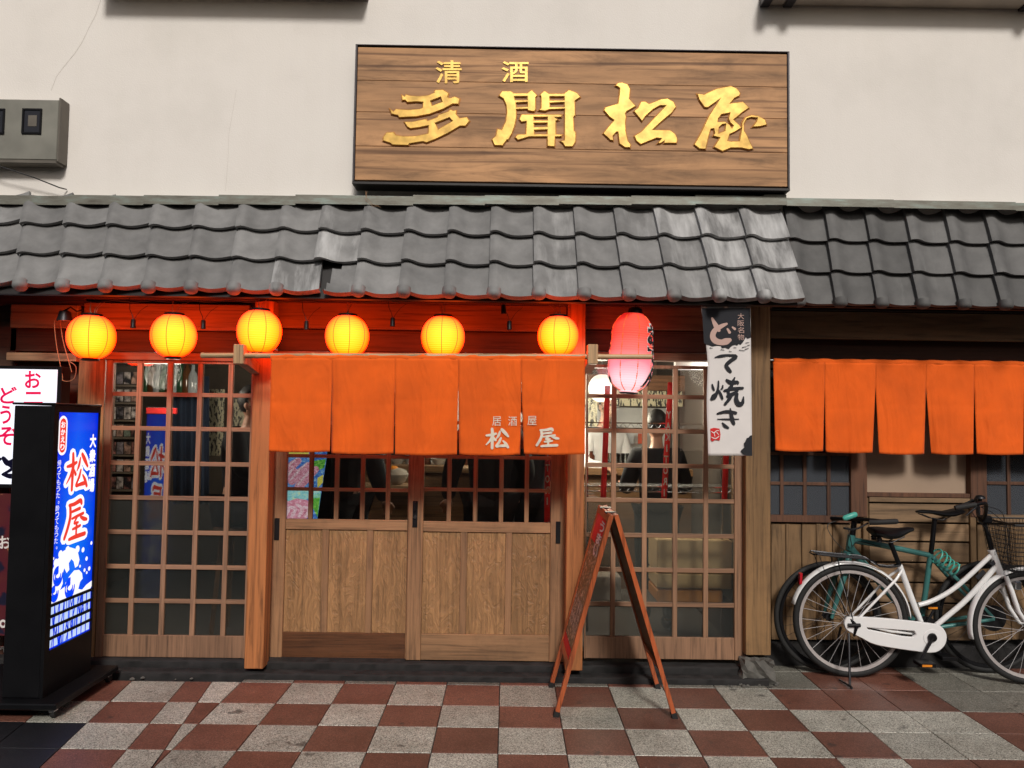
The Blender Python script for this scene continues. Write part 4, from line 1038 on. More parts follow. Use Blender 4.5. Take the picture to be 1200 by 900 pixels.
def caps(u0, u1, v0, v1, n=14):
    r = (u1-u0)/2; rv = r/asp; c = (u0+u1)/2
    return [(c+r*cos(pi+pi*i/n), v0+rv+rv*sin(pi+pi*i/n)) for i in range(n+1)]+[(c+r*cos(pi*i/n), v1-rv+rv*sin(pi*i/n)) for i in range(n+1)]
link('badge', shape_mesh([caps(.035, .235, .015, .185)], uvf(.0006)), M['white_lit'], bs)
link('badge', shape_mesh([caps(.065, .205, .026, .174)], uvf(.0012)), M['red_lit'], bs)
link('lettering', merge([glyph_mesh(c, (.085, .040+j*.032, .185, .067+j*.032), uvf(.0018), bold=.03) for j, c in enumerate('おかえり')]), M['white_lit'], bs)
# foaming waves
def disc(u, v, r, n=14): return [(u+r*cos(2*pi*i/n), v+r/asp*sin(2*pi*i/n)) for i in range(n)]
wl = []
def blob(pts, lift): wl.append(shape_mesh([pts], uvf(lift)))
blob([(.0, .80), (.0, .68), (.06, .655), (.14, .628), (.26, .60), (.42, .592), (.54, .605), (.62, .63), (.66, .66), (.63, .685), (.56, .69), (.52, .66), (.46, .645), (.40, .66), (.42, .69), (.36, .70), (.30, .675), (.26, .70), (.28, .74), (.22, .765), (.36, .755), (.42, .72), (.54, .70), (.66, .705), (.74, .725), (.76, .75), (.70, .76), (.66, .79), (.76, .80), (.86, .785), (1, .775), (1, .80), (.95, .815), (.0, .815)], .0006)
for u, v, r in ((.74, .62, .035), (.95, .60, .025), (.84, .665, .03), (.68, .69, .02), (.80, .715, .025), (.92, .715, .03), (.48, .72, .03), (.04, .62, .02), (.36, .745, .02), (.86, .73, .02), (.60, .61, .05), (.20, .61, .05), (.36, .60, .05), (.10, .64, .05)): blob(disc(u, v, r), .0007)
link('wave_print', merge(wl), M['white_lit'], bs)
wl = []
for cx_, cy_, r0 in ((.16, .70, .10), (.10, .77, .08), (.45, .77, .11)):
    for q in (1, .6):
        wl.append(stroke_mesh([[(cx_+r0*q*cos(t/8*pi*1.5), cy_+r0*q/asp*sin(t/8*pi*1.5), .022) for t in range(9)]], uvf(.0010)))
link('wave_lines', merge(wl), M['blue_lit'] if False else emit('blue_line_print', (.0, .05, .8), 1.1), bs)
# black bars and white blocks of the lower band
wl = []
for r in range(4):
    v0 = .822+r*.046
    for c in range(9):
        u0 = .02+c*.109; k_ = R_.choice('夜宵飯肴串焼煮魚鍋') 
        wl.append(shape_mesh([[(u0, v0), (u0+.085, v0), (u0+.085, v0+.034), (u0, v0+.034)]], uvf(.0006)))
link('white_blocks', merge(wl), M['pale_lit'], bs)
wl = [stroke_mesh([[(R_.uniform(.02, .98), .825+r*.046+R_.uniform(0, .01), .02), (R_.uniform(.02, .98)*0+u, .85+r*.046, .014)]] if False else [[(u, .822+r*.046, .014), (u+R_.uniform(-.04, .04), .858+r*.046, .016)]], uvf(.0010)) for r in range(4) for u in [R_.uniform(.03, .97) for _ in range(14)]]
link('block_marks', merge(wl), emit('blue_line_print_dark', (.0, .03, .55), 1.0), bs)['kind'] = 'stuff'
for r in range(4):
    v0 = .808+r*.046; a, c = uvf(0)(0, v0+.013, 0), uvf(0)(1, v0, 0)
    MB().box(XF-.002, XF+.004, ya, yb, a.z, c.z).build('bar', M['black'], bs)
# base and casters
MB().box(-2.95, -2.175, 3.88, 4.50, .052, .084, .006).build('base_plate', M['black'], bs)
for (x, y) in ((-2.21, 3.925), (-2.21, 4.45), (-2.90, 3.925), (-2.90, 4.45)):
    q = MB(); q.box(x-.014, x+.014, y-.02, y+.02, .036, .053, .002).build('caster_fork', M['chrome'], bs)
    MB().lathe([(.004, -.011), (.021, -.011), (.023, -.006), (.023, .006), (.021, .011), (.004, .011)], (x, y+.01, .024), 16, 'X').build('caster_wheel', M['rubber'], bs, True)

# ------------------------------------------------------------------ white lit wall sign and dark poster at far left
YV = 4.47
wsn = empty('white_lit_sign', P(20, 572, YV), 'white lit sign with red lettering at the far left edge, behind the blue light box', 'lit sign')
A, B = P(-90, 427, YV), P(66, 573, YV)
MB().box(A.x, B.x, YV+.004, YV+.10, B.z, A.z, .004).build('case', M['black'], wsn)
A2, B2 = P(-86, 431, YV), P(61.5, 568, YV)
M['white_panel'] = emit('white_lit_panel', (.82, .87, 1.0), 1.0)
MB().box(A2.x, B2.x, YV, YV+.0035, B2.z, A2.z).build('lit_panel', M['white_panel'], wsn)
vf = lambda x, y, h: P(x, y, YV-.001-h)
M['magenta_lit'] = emit('magenta_lit_print', (.70, .0, .07), .8); M['navy'] = emit('dark_lit_print', (.0, .0, .02), .3)
for ch, bx in (('お', (29, 434.5, 48, 455)), ('ニ', (28, 459, 50, 474)), ('ど', (0, 453, 20, 473)), ('う', (0, 475, 13, 497)), ('ぞ', (-2, 500, 18, 522))):
    link('lettering', glyph_mesh(ch, bx, vf, bold=.022), M['magenta_lit'], wsn)
link('lettering', stroke_mesh([[(4, 537, 5), (10, 543, 7), (19, 536, 2)], [(10, 543, 6), (14, 549, 4), (3, 556, 3)], [(3, 556, 3), (12, 558, 6), (19, 557, 4)], [(-6, 540, 4), (0, 538, 4)]], vf), M['navy'], wsn)
ps = empty('dark_poster', P(8, 745, 4.50), 'dark maroon poster with pale marks low at the far left edge', 'poster')
m, nt, b_ = mat('maroon_poster'); v = coords(nt, (6, 6, 6), False); n = N(nt, 'TexNoise', i_Scale=1.2, i_Detail=3.0); nt.links.new(v, n.inputs['Vector'])
nt.links.new(ramp(nt, n.outputs[0], [(.0, (.01, .008, .02)), (.42, (.01, .01, .03)), (.46, (.09, .012, .02)), (.62, (.10, .018, .02)), (.64, (.35, .14, .07)), (1, (.4, .17, .08))]), b_.inputs['Base Color']); b_.inputs['Roughness'].default_value = .4
A, B = P(-95, 577, 4.50), P(20, 745, 4.50)
MB().box(A.x, B.x, 4.50, 4.505, B.z, A.z).build('print', m, ps)
pf = lambda x, y, h: P(x, y, 4.4985)
link('lettering', glyph_mesh('お', (-2, 628, 13, 643), pf, bold=.02), M['paper_white'], ps)
link('lettering', glyph_mesh('。', (-1, 726, 8, 736), pf, bold=.02), M['paper_white'], ps)
tag(MB().lathe([(.02, .0), (.10, .0), (.12, .03), (.135, .07), (.13, .075), (.11, .035), (.02, .01)], G(-22, 780, .05)+Vector((0, .25, 0)), 24).build('white_dish', M['paper_white'], None, True), 'pale round dish on the dark floor at the far left edge', 'dish')

# ------------------------------------------------------------------ A-frame menu board
af = empty('a_frame_board', (.57, 4.25, 0), 'reddish wooden folding A-frame menu board standing before the right lattice window', 'sandwich board')
ax, az = .553, 1.018
yn, yf = 4.02, 4.50
def leaf(name, fx_, side):
    root_foot = Vector((fx_, 0, .0)); top = Vector((ax+side*.012, 0, az)); d = (top-root_foot); L = d.length; d.normalize(); n = Vector((-d.z, 0, d.x))*(1 if side < 0 else -1)   # outward
    if n.x*side < 0: n = -n
    def bar(s0, s1, y0, y1, t0, t1, nm, mt, par):
        b = MB(); pts = [root_foot+d*s0+n*t0, root_foot+d*s1+n*t0, root_foot+d*s1+n*t1, root_foot+d*s0+n*t1]
        b.slab([Vector((p.x, y0, p.z)) for p in pts], (0, y1-y0, 0)); return b.build(nm, mt, par)
    lf = bar(.02, L, yn, yn+.036, -.011, .011, name, M['aframe'], af); OFF[lf.name] = OFF[af.name]
    bar(.02, L, yf-.036, yf, -.011, .011, 'stile', M['aframe'], lf)
    bar(L-.04, L-.001, yn+.0365, yf-.0365, -.010, .010, 'rail', M['aframe'], lf)
    bar(.24, .275, yn+.0365, yf-.0365, -.010, .010, 'rail', M['aframe'], lf)
    for y in (yn, yf-.036): bar(-.003, .028, y-.002, y+.038, -.014, .014, 'rubber_foot', M['rubber'], lf)
    return lf, bar, root_foot, d, n, L
lf, bar, f0, dd, nn, LL = leaf('front_leaf', .268, -1)
m, nt, b_ = mat('menu_poster'); v = coords(nt, (1, 1, 1), False)
vo = N(nt, 'TexVoronoi', i_Scale=38.0); nt.links.new(v, vo.inputs['Vector']); n = N(nt, 'TexNoise', i_Scale=55.0, i_Detail=3.0); nt.links.new(v, n.inputs['Vector'])
cc = ramp(nt, n.outputs[0], [(.40, (.018, .008, .008)), (.52, (.03, .012, .01)), (.56, (.35, .12, .03)), (.62, (.6, .5, .42)), (.70, (.7, .65, .6))])
nt.links.new(cc, b_.inputs['Base Color']); b_.inputs['Roughness'].default_value = .3
bar(.276, LL-.041, yn+.037, yf-.037, .000, .006, 'menu_poster', m, lf)
def lfn(u, v, h):       # u near->far 0..1, v top->bottom, outward face
    s = (LL-.041)+(.276-(LL-.041))*v; p = f0+dd*s+nn*(.0068+h); return Vector((p.x, yn+.037+(yf-yn-.074)*u, p.z))
# the outer face looks to -X: text reads with far edge on the left
def lfx(lift): return lambda u, v, h: lfn(1-u, v, lift)
link('red_header', shape_mesh([[(0, .0), (1, .0), (1, .13), (.45, .13), (.45, .20), (0, .20)]], lfx(.0005)), M['red_ink'], lf)
link('red_header', shape_mesh([[(0, .93), (1, .93), (1, 1), (0, 1)]], lfx(.0005)), M['red_ink'], lf)
ms = [glyph_mesh(c, (.50+.0*j, .02+j*.09, .92, .10+j*.09), lfx(.001), bold=.03) for j, c in enumerate('うまい')]
ms += [glyph_mesh(c, (.08+.22*i, .62+j*.042, .22+.22*i, .655+j*.042), lfx(.001)) for i, w_ in enumerate(('牛すじ煮込', '串かつ盛合', '焼鳥五種盛', '刺身盛合せ')) for j, c in enumerate(w_)]
link('lettering', merge(ms), M['paper_white'], lf)
lf2, bar2, *_ = leaf('rear_leaf', .872, 1)
bar2(.276, LL-.041, yn+.037, yf-.037, -.002, .004, 'panel', M['wood_dark_h'], lf2)
MB().box(ax-.03, ax+.03, yn+.10, yn+.16, az-.004, az+.004, .001).build('hinge', M['dark_metal'], af); MB().box(ax-.03, ax+.03, yf-.16, yf-.10, az-.004, az+.004, .001).build('hinge', M['dark_metal'], af)

# ------------------------------------------------------------------ bicycles
def arc_pts(c, r, a0, a1, n, ex, off=0): return [c+ex*(r*cos(a0+(a1-a0)*i/n))+Vector((0, 0, 1))*(r*sin(a0+(a1-a0)*i/n)) for i in range(n+1)]
def wheel(root, c, r, ex, rim_m, tyre_w=.019, spoke_m=None, steer=None):
    ey = Vector((-ex.y, ex.x, 0))
    def ring(rr, rad, n=56, m_=8): return [c+ex*rr*cos(2*pi*i/n)+Vector((0, 0, rr*sin(2*pi*i/n))) for i in range(n)]
    w_ = MB().tube(ring(r-.018, 0), tyre_w, 10, closed=True).build('wheel', M['rubber'], root, True); OFF[w_.name] = OFF[root.name]
    b = MB(); n = 56
    R0, R1 = r-.034, r-.052
    P_ = lambda rr, o, t: c+ex*rr*cos(t)+Vector((0, 0, rr*sin(t)))+ey*o
    for i in range(n):
        t0, t1 = 2*pi*i/n, 2*pi*(i+1)/n
        pr = [(R0, -.012), (R1, -.009), (R1, .009), (R0, .012)]
        for a in range(4):
            (ra, oa), (rb, ob) = pr[a], pr[(a+1) % 4]; b.poly([P_(ra, oa, t0), P_(ra, oa, t1), P_(rb, ob, t1), P_(rb, ob, t0)])
    bmesh.ops.remove_doubles(b.bm, verts=b.bm.verts, dist=1e-5); b.build('rim', rim_m, w_, True)
    for i in range(28):
        t = 2*pi*i/28; s_ = 1 if i % 2 else -1; t2 = t+(.95 if (i//2) % 2 else -.95)
        MB().tube([P_(.020, .024*s_, t2), P_(R1+.002, 0, t)], .0012, 4).build('spoke', spoke_m or M['spoke'], w_)
    b = MB(); b.tube([c-ey*.04, c-ey*.028, c-ey*.027, c-ey*.022, c-ey*.02, c+ey*.02, c+ey*.022, c+ey*.027, c+ey*.028, c+ey*.04], [.009, .009, .024, .024, .014, .014, .024, .024, .009, .009], 14)
    b.build('hub', M['dark_metal'], w_, True)
    return w_, ey
# --- white city bike
ga, gb_ = G(993, 793.5), G(1207, 802.5)
ex = (gb_-ga).normalized(); eyw = Vector((-ex.y, ex.x, 0))     # eyw points away from camera
def W(x, y, o=0): p = PP(x, y, ga, gb_, 0); return p+eyw*o
wb_ = empty('white_bicycle', (ga+gb_)/2, 'white step-through city bicycle with a black front basket, nearest to the camera', 'bicycle')
hr, hf = W(996, 727), W(1207, 735)
wheel(wb_, Vector((hr.x, hr.y, hr.z)), hr.z-.002, ex, M['rim_white'])
wheel(wb_, Vector((hf.x, hf.y, hf.z)), hf.z-.002, ex, M['rim_white'])
BB = W(1085, 743)
fr = MB(); tb_ = lambda b, pts, r, o=0: b.tube([W(x, y, o) for x, y in spline(pts, 4)] if len(pts) > 2 else [W(x, y, o) for x, y in pts], r, 12)
tb_(fr, [(1054, 662), (1077, 724), (1085, 743)], .0165)
tb_(fr, [(1076.5, 709), (1096, 702.5), (1122, 686.5), (1161, 651)], .014)
tb_(fr, [(1087, 741), (1110, 722), (1134, 701), (1167, 664)], .0155)
tb_(fr, [(1161.5, 644), (1172.5, 673)], .021)
for o in (-.052, .052):
    fr.tube([W(1056, 667, o*.35), W(1046, 677, o), W(1000, 725, o)], [.008, .008, .007], 8)
    fr.tube([BB+eyw*o*.5, W(1040, 737, o), W(998, 727, o)], .008, 8)
fr.tube([BB-eyw*.04, BB+eyw*.04], .021, 12)
fr.build('frame', M['white_paint'], wb_, True)
fk = MB(); fk.tube([W(1172, 672), W(1175, 676)], .022, 10)
for o in (-.05, .05): fk.tube([W(1175, 674, o*.7), W(1180, 690, o), W(1188, 714, o), W(1200, 732, o), hf+eyw*o], [.013, .0135, .0125, .010, .009], 10)
fk.build('fork', M['white_paint'], wb_, True)
def fender(c, r, a0, a1, wd, name, mt):
    n = 30; b = MB()
    def f(u, v):
        t = a0+(a1-a0)*u; s_ = (v-.5)*2; rr = r-.014*s_*s_
        return c+ex*rr*cos(t)+Vector((0, 0, rr*sin(t)))+eyw*(s_*wd)
    b.grid(f, n, 6); return b.build(name, mt, wb_, True, solid=.002)
fender(hr, hr.z+.018, radians(165), radians(5), .029, 'rear_fender', M['white_paint'])
fender(hf, hf.z+.018, radians(193), radians(48), .029, 'front_fender', M['white_paint'])
# chain case with slot
case = [(985.5, 727.5), (988, 722), (996, 720.3), (1040, 723), (1084, 728), (1096, 731), (1102.5, 740), (1101.5, 750.5), (1095, 758), (1087, 760.5), (1072, 759.5), (1024, 752), (1006, 744), (996, 739), (988, 734)]
slot = [(1010, 731), (1066, 735.5), (1069, 740), (1064, 744), (1052, 743), (1012, 735)]
lip = lambda x, y, h: W(x, y, -.048-h*.0052)
cc_ = shape_mesh([spline(case+[case[0]], 3)[:-1], slot], lip, thick=3.0, bev=.8)
link('chain_case', cc_, M['white_paint'], wb_)
link('chain_case_disc', shape_mesh([[(1086+9.5*cos(2*pi*i/28), 743.5+9.5*sin(2*pi*i/28)) for i in range(28)]], lambda x, y, h: W(x, y, -.0665-h*.004), thick=.6, bev=.2), M['white_paint'], wb_)
for (x0, y0, x1, y1, dx) in ((1029, 726, 1041, 730.5, .0),):
    link('decal', shape_mesh([[(x0, y0), (x1, y0+.6), (x1, y1+.6), (x0, y1)]], lambda x, y, h: W(x, y, -.0665)), M['ink'], wb_)
# seat post, saddle
MB().tube([W(1043.5, 636), W(1054.5, 664)], .0135, 12).build('seat_post', M['black'], wb_, True)
def saddle(pts, name, root, Wf, mt, eyv):       # pts: (x, ytop, ybot, halfwidth)
    b = MB(); rings = []
    pts = spline(pts, 4)
    for x, yt, yb2, hw in pts:
        ring = []; n = 14
        for k_ in range(n):
            t = 2*pi*k_/n; yy = (yt+yb2)/2-(yb2-yt)/2*(sin(t) if sin(t) > 0 else sin(t)*.8); 
            p = Wf(x, yy); ring.append(b.bm.verts.new(p+eyv*(hw*cos(t)*(1-.15*max(sin(t), 0)))))
        rings.append(ring)
    for A_, B_ in zip(rings, rings[1:]):
        for k_ in range(14): b.bm.faces.new((A_[k_], A_[(k_+1) % 14], B_[(k_+1) % 14], B_[k_]))
    b.bm.faces.new(rings[0][::-1]); b.bm.faces.new(rings[-1])
    return b.build(name, mt, root, True)
saddle([(1019.5, 620, 623, .03), (1021, 617.5, 627, .085), (1030, 617.3, 630, .095), (1040, 618.2, 633, .085), (1052, 618.5, 632, .055), (1063, 617.5, 626, .03), (1070, 618, 622.5, .018)], 'saddle', wb_, W, M['black'], eyw)
b = MB()
for o in (-.03, .03): b.tube([W(1024, 627, o), W(1030, 633, o), W(1043, 635, o), W(1058, 628, o)], .0035, 6)
for o in (-.045, .045): b.lathe([(.010, -.02), (.018, -.018), (.012, -.01), (.018, -.002), (.012, .006), (.018, .014), (.010, .016)], W(1027, 630, o), 10)
b.build('saddle_springs', M['dark_metal'], wb_, True)['kind'] = 'stuff'
# rack
b = MB()
for o in (-.07, .07): b.tube([W(951, 648.5, o*.5), W(954, 647.5, o), W(975, 650, o), W(1010, 653, o), W(1018, 655, o*.9), W(1028, 662.5, o*.6), W(1042, 664, o*.35), W(1054, 662, o*.25)], .005, 6)
for x, y in ((960, 648.7), (980, 651), (1000, 652.6)): b.tube([W(x, y, -.07), W(x, y, .07)], .004, 6)
b.tube([W(951, 648.5, -.035), W(951, 648.5, .035)], .005, 6)
for o in (-.035, 0, .035): b.tube([W(955, 648, o), W(1014, 653.6, o)], .003, 5)
b.build('rack', M['dark_metal'], wb_, True)
for o in (-.066, .066): MB().tube([W(977, 651, o), W(979.5, 662, o), W(995, 723, o)], .0035, 6).build('rack_stay', M['dark_metal'], wb_, True)
for o in (-.06, .06): MB().tube([W(957, 650, o), W(963, 668, o), W(994, 725, o)], .0022, 5).build('fender_stay', M['dark_metal'], wb_, True)
MB().slab([W(936.5, 672, -.02), W(939.5, 671, -.02), W(939, 683, -.02), W(936, 684.5, -.02)], eyw*.04).build('rear_reflector', M['red_plastic'], wb_)
# crank, pedals, stand
MB().tube([W(1086, 743, -.08), W(1072, 768, -.085)], [.010, .008], 8).build('crank_arm', M['dark_metal'], wb_, True)
MB().tube([W(1086, 743, .06), W(1100, 718, .065)], [.010, .008], 8).build('crank_arm', M['dark_metal'], wb_, True)
MB().lathe([(.004, -.014), (.022, -.012), (.026, 0), (.022, .010)], W(1086, 743, -.075), 16, 'Y').build('crank_cap', M['black'], wb_, True)
def pedal(c):
    pd = MB().box(c.x-.045, c.x+.045, c.y-.045, c.y+.045, c.z-.012, c.z+.012, .004).build('pedal', M['black'], wb_); OFF[pd.name] = OFF[wb_.name]
    MB().box(c.x-.038, c.x+.018, c.y-.047, c.y-.0455, c.z-.006, c.z+.006).build('pedal_reflector', M['amber'], pd)
pedal(W(1071.5, 769, -.14)); pedal(W(1101, 716, .12))
b = MB()
zz_ = W(990, 738, -.07)
b.tube([zz_, Vector((G(996, 806).x, G(996, 806).y, .012)), Vector((G(999, 809).x, G(999, 809).y+.01, .008))], .007, 8).tube([W(990, 738, .07), Vector((G(978, 793).x+.02, G(990, 792).y+.08, .012))], .007, 8)
b.tube([Vector((G(984, 799).x, G(984, 799).y, .012)), Vector((G(998, 808).x, G(998, 808).y, .012))], .006, 8)
b.build('kickstand', M['dark_metal'], wb_, True)
b = MB(); b.tube([W(992, 722, -.06), W(999, 730, -.072), W(996, 742, -.07)], [.008, .012, .006], 8); b.tube([W(989, 729, -.075), W(1003, 729, -.075)], [.011, .011], 8); b.build('axle_nut', M['black'], wb_, True)
# handlebar
b = MB(); b.tube([W(1162, 645), W(1153.5, 612), W(1151, 606)], .012, 12); b.build('stem', M['black'], wb_, True)
b = MB(); hb = [(1115, 586, -.27), (1126, 584.8, -.25), (1136, 587, -.19), (1144, 597, -.11), (1150, 606.5, -.03), (1152, 607.5, .03), (1156, 604, .10), (1165, 594, .2), (1168, 590, .25)]
b.tube([W(x, y, o) for x, y, o in spline(hb, 5)], .0105, 10); b.build('handlebar', M['black'], wb_, True)
MB().tube([W(1093, 589.5, -.28), W(1095, 589, -.28), W(1112, 586.3, -.275), W(1116, 586, -.27)], [.013, .0155, .0145, .0155], 12).build('grip', M['rubber'], wb_, True)
MB().tube([W(1149, 600, .26), W(1160, 595, .25), W(1166, 592, .25)], [.0155, .0145, .0155], 12).build('grip', M['rubber'], wb_, True)
for pth in ([(1162, 592, .2), (1167, 597, .2), (1167, 605, .19), (1166, 611, .19)], [(1118, 588, -.27), (1113, 592, -.27), (1106, 598, -.27)]):
    MB().tube([W(*p) for p in pth], [.006, .007, .0055, .004], 8).build('brake_lever', M['dark_metal'], wb_, True)
MB().lathe([(.004, .022), (.020, .018), (.030, .006), (.031, 0), (.012, -.004), (.012, -.02)], W(1166.5, 587.5, .18), 16).build('bell', M['dark_metal'], wb_, True)
MB().box(W(1154, 608).x-.028, W(1154, 608).x+.034, W(1154, 608).y-.03, W(1154, 608).y+.03, W(1155, 613).z, W(1155, 604).z, .01).build('bar_clamp', M['black'], wb_)
for pth in ([(1168, 598, .18), (1176, 605, .1), (1182, 622, .0), (1178, 650, -.02), (1186, 668, -.01)], [(1120, 590, -.24), (1150, 592, -.1), (1176, 604, 0), (1181, 640, .03), (1176, 668, .03)], [(1112, 592, -.26), (1130, 605, -.15), (1158, 625, -.02), (1164, 650, -.02)]):
    MB().tube([W(*p) for p in spline(pth, 5)], .0024, 6).build('brake_cable', M['cord'], wb_, True)
for (x0, y0, x1, y1) in ((1143, 677, 1152, 668.5), (1160, 661.5, 1165, 657)):
    dx, dy = x1-x0, y1-y0; l = sqrt(dx*dx+dy*dy); nx, ny = -dy/l*2.6, dx/l*2.6
    link('decal', shape_mesh([[(x0+nx, y0+ny), (x1+nx, y1+ny), (x1-nx, y1-ny), (x0-nx, y0-ny)]], lambda x, y, h: W(x, y, -.0165)), M['ink'], wb_)
# basket of black wire mesh
bk = MB(); bx0, bx1 = 0.02, .36; c0 = W(1164, 612); zt2, zb2 = W(1180, 611).z, W(1180, 667).z
def bp(u, v, s_): # u along bike, s side, v height
    tp = .78+.22*v
    return c0+ex*(bx0+(bx1-bx0)*(.5+(u-.5)*tp))+eyw*(.19*s_*tp)+Vector((0, 0, zb2+(zt2-zb2)*v-c0.z))
def loop(v): return [bp(0, v, -1), bp(1, v, -1), bp(1, v, 1), bp(0, v, 1)]
L_ = loop(1)
bas = MB().tube(L_+[L_[0]], .006, 6).build('basket_rim', M['mesh_black'], wb_); OFF[bas.name] = OFF[wb_.name]
b = MB()
for i in range(11):
    l_ = loop(i/11); b.tube(l_+[l_[0]], .0016, 4)
for i in range(19):
    for s_ in (-1, 1): b.tube([bp(i/18, 0, s_), bp(i/18, 1, s_)], .0016, 4)
    for u in (0, 1): b.tube([bp(u, 0, -1+2*i/18), bp(u, 1, -1+2*i/18)], .0016, 4)
    b.tube([bp(i/18, 0, -1), bp(i/18, 0, 1)], .0016, 4); b.tube([bp(0, 0, -1+2*i/18), bp(1, 0, -1+2*i/18)], .0016, 4)
b.build('basket_mesh', M['mesh_black'], bas)['kind'] = 'stuff'
b = MB(); b.box(W(1189, 684).x-.02, W(1189, 684).x+.02, W(1189, 684).y-.04, W(1189, 684).y+.03, W(1189, 690).z, W(1189, 680).z, .006); b.build('brake_caliper', M['chrome'], wb_)

# --- teal bike behind, facing left
g2, g3 = G(955, 787.5), G(1150, 786)
g3.y = g2.y+.02
ex2 = (g3-g2).normalized(); ey2 = Vector((-ex2.y, ex2.x, 0))
def T(x, y, o=0): return PP(x, y, g2, g3, 0)+ey2*o
tbk = empty('teal_bicycle', (g2+g3)/2, 'teal flat-bar bicycle with black wheels parked behind the white one against the annex', 'bicycle')
ex_s, ey_s = ex, eyw
h1, h2 = T(970, 722), T(1158, 722)
wheel(tbk, h1, h1.z-.002, ex2, M['black'], .016, M['dark_metal']); wheel(tbk, h2, h2.z-.002, ex2, M['black'], .016, M['dark_metal'])
def tt(b, pts, r, o=0): b.tube([T(x, y, o) for x, y in pts], r, 12)
b = MB()
tt(b, [(998, 627), (995.5, 645)], .024); tt(b, [(999, 633), (1030, 638), (1091, 651)], [.019, .018, .016])
tt(b, [(997, 643), (1078, 737)], [.024, .021]); tt(b, [(1090.5, 649), (1085, 690), (1078, 737)], .0165)
for o in (-.055, .055):
    b.tube([T(1091, 652, o*.3), T(1118, 679, o), T(1158, 722, o)], [.012, .011, .009], 8); b.tube([T(1079, 736, o*.6), T(1110, 730, o), T(1158, 723, o)], [.014, .012, .010], 8)
b.tube([T(1078, 737, -.04), T(1078, 737, .04)], .024, 12)
b.build('frame', M['teal'], tbk, True)
b = MB(); b.tube([T(993, 646), T(991, 652)], .024, 10)
for o in (-.055, .055): b.tube([T(992, 649, o*.6), T(988, 662, o), T(979, 690, o), T(970, 722, o)], [.018, .019, .017, .010], 10)
b.build('fork', M['teal'], tbk, True)
MB().tube([T(1095.5, 607), T(1091, 649)], .0145, 12).build('seat_post', M['black'], tbk, True)
saddle([(1074, 598.5, 601, .016), (1080, 597.2, 602, .022), (1092, 597.6, 603, .032), (1104, 598.5, 606, .05), (1114, 597, 606, .068), (1122, 595.5, 603, .07), (1125.5, 596.5, 600.5, .055)], 'saddle', tbk, T, M['black'], ey2)
b = MB()
for o in (-.02, .02): b.tube([T(1078, 602, o), T(1090, 607, o), T(1102, 609, o), T(1116, 603, o)], .0035, 6)
b.build('saddle_rails', M['dark_metal'], tbk, True)['kind'] = 'stuff'
MB().tube([T(999, 627), T(1001, 611)], .017, 12).build('stem', M['black'], tbk, True)
MB().tube([T(1012, 604.5, -.28), T(1004, 606, -.12), T(1000, 609, 0), T(986, 610, .12), T(965, 611, .28)], .0115, 10).build('handlebar', M['black'], tbk, True)
MB().tube([T(1021, 603.5, -.31), T(1019, 603.5, -.31), T(1000, 605, -.29), T(994, 605.5, -.27)], [.013, .016, .0155, .0155], 12).build('grip', M['rubber'], tbk, True)
MB().tube([T(975, 610.5, .22), T(960, 611, .30)], .0155, 12).build('grip', M['rubber'], tbk, True)
for pth in ([(994, 607, -.25), (982, 612, -.27), (972, 613, -.29), (963, 611, -.3)], [(990, 610, .16), (980, 615, .18), (966, 615, .2)]): MB().tube([T(*p) for p in pth], .006, 8).build('brake_lever', M['dark_metal'], tbk, True)
MB().tube([T(971, 603.5, -.2), T(973, 602.5, -.2), T(984, 598.5, -.2), T(986, 598, -.2)], [.010, .017, .017, .012], 12).build('front_light', M['teal_light'], tbk, True)
for pth in ([(978, 613, -.2), (977, 624, -.2), (984, 636, -.1), (993, 641, -.02), (996, 652, -.02)], [(976, 612, -.2), (980, 630, -.2), (990, 637, -.1), (1004, 634, -.03), (1030, 640, -.02)], [(992, 612, .1), (978, 618, .1), (980, 632, .05), (992, 646, .03)]):
    MB().tube([T(*p) for p in spline(pth, 5)], .0025, 6).build('brake_cable', M['cord'], tbk, True)
b = MB()
c1, c2_ = T(1091, 655), T(1117, 674); n = 130; path = []
ax_ = (c2_-c1); al = ax_.normalized(); s1 = ey2; s2 = al.cross(s1)
for i in range(n):
    t = i/(n-1); a = t*2*pi*5.2; path.append(c1+ax_*t-ey2*.045+Vector((0, 0, .035))+(s1*cos(a)+s2*sin(a))*(.040+.006*sin(7*t)))
lk = b.tube(path, .0048, 7).build('coil_lock', M['teal_light'], None, True); tag(lk, 'turquoise coiled cable lock wound around the teal bicycle frame', 'bike lock')
MB().lathe([(.02, -.002), (.078, -.002), (.078, .002), (.02, .002)], T(1158, 722, -.05), 24, 'Y').build('brake_disc', M['dark_metal'], tbk)
MB().lathe([(.01, -.004), (.09, -.004), (.09, .004), (.01, .004)], T(1078, 737, -.055), 24, 'Y').build('chainring', M['dark_metal'], tbk)
MB().tube([T(1078, 737, -.07), T(1094, 762, -.075)], .009, 8).build('crank_arm', M['dark_metal'], tbk, True)
p_ = T(1095, 763, -.12); MB().box(p_.x-.045, p_.x+.045, p_.y-.045, p_.y+.045, p_.z-.012, p_.z+.012, .004).build('pedal', M['black'], tbk)

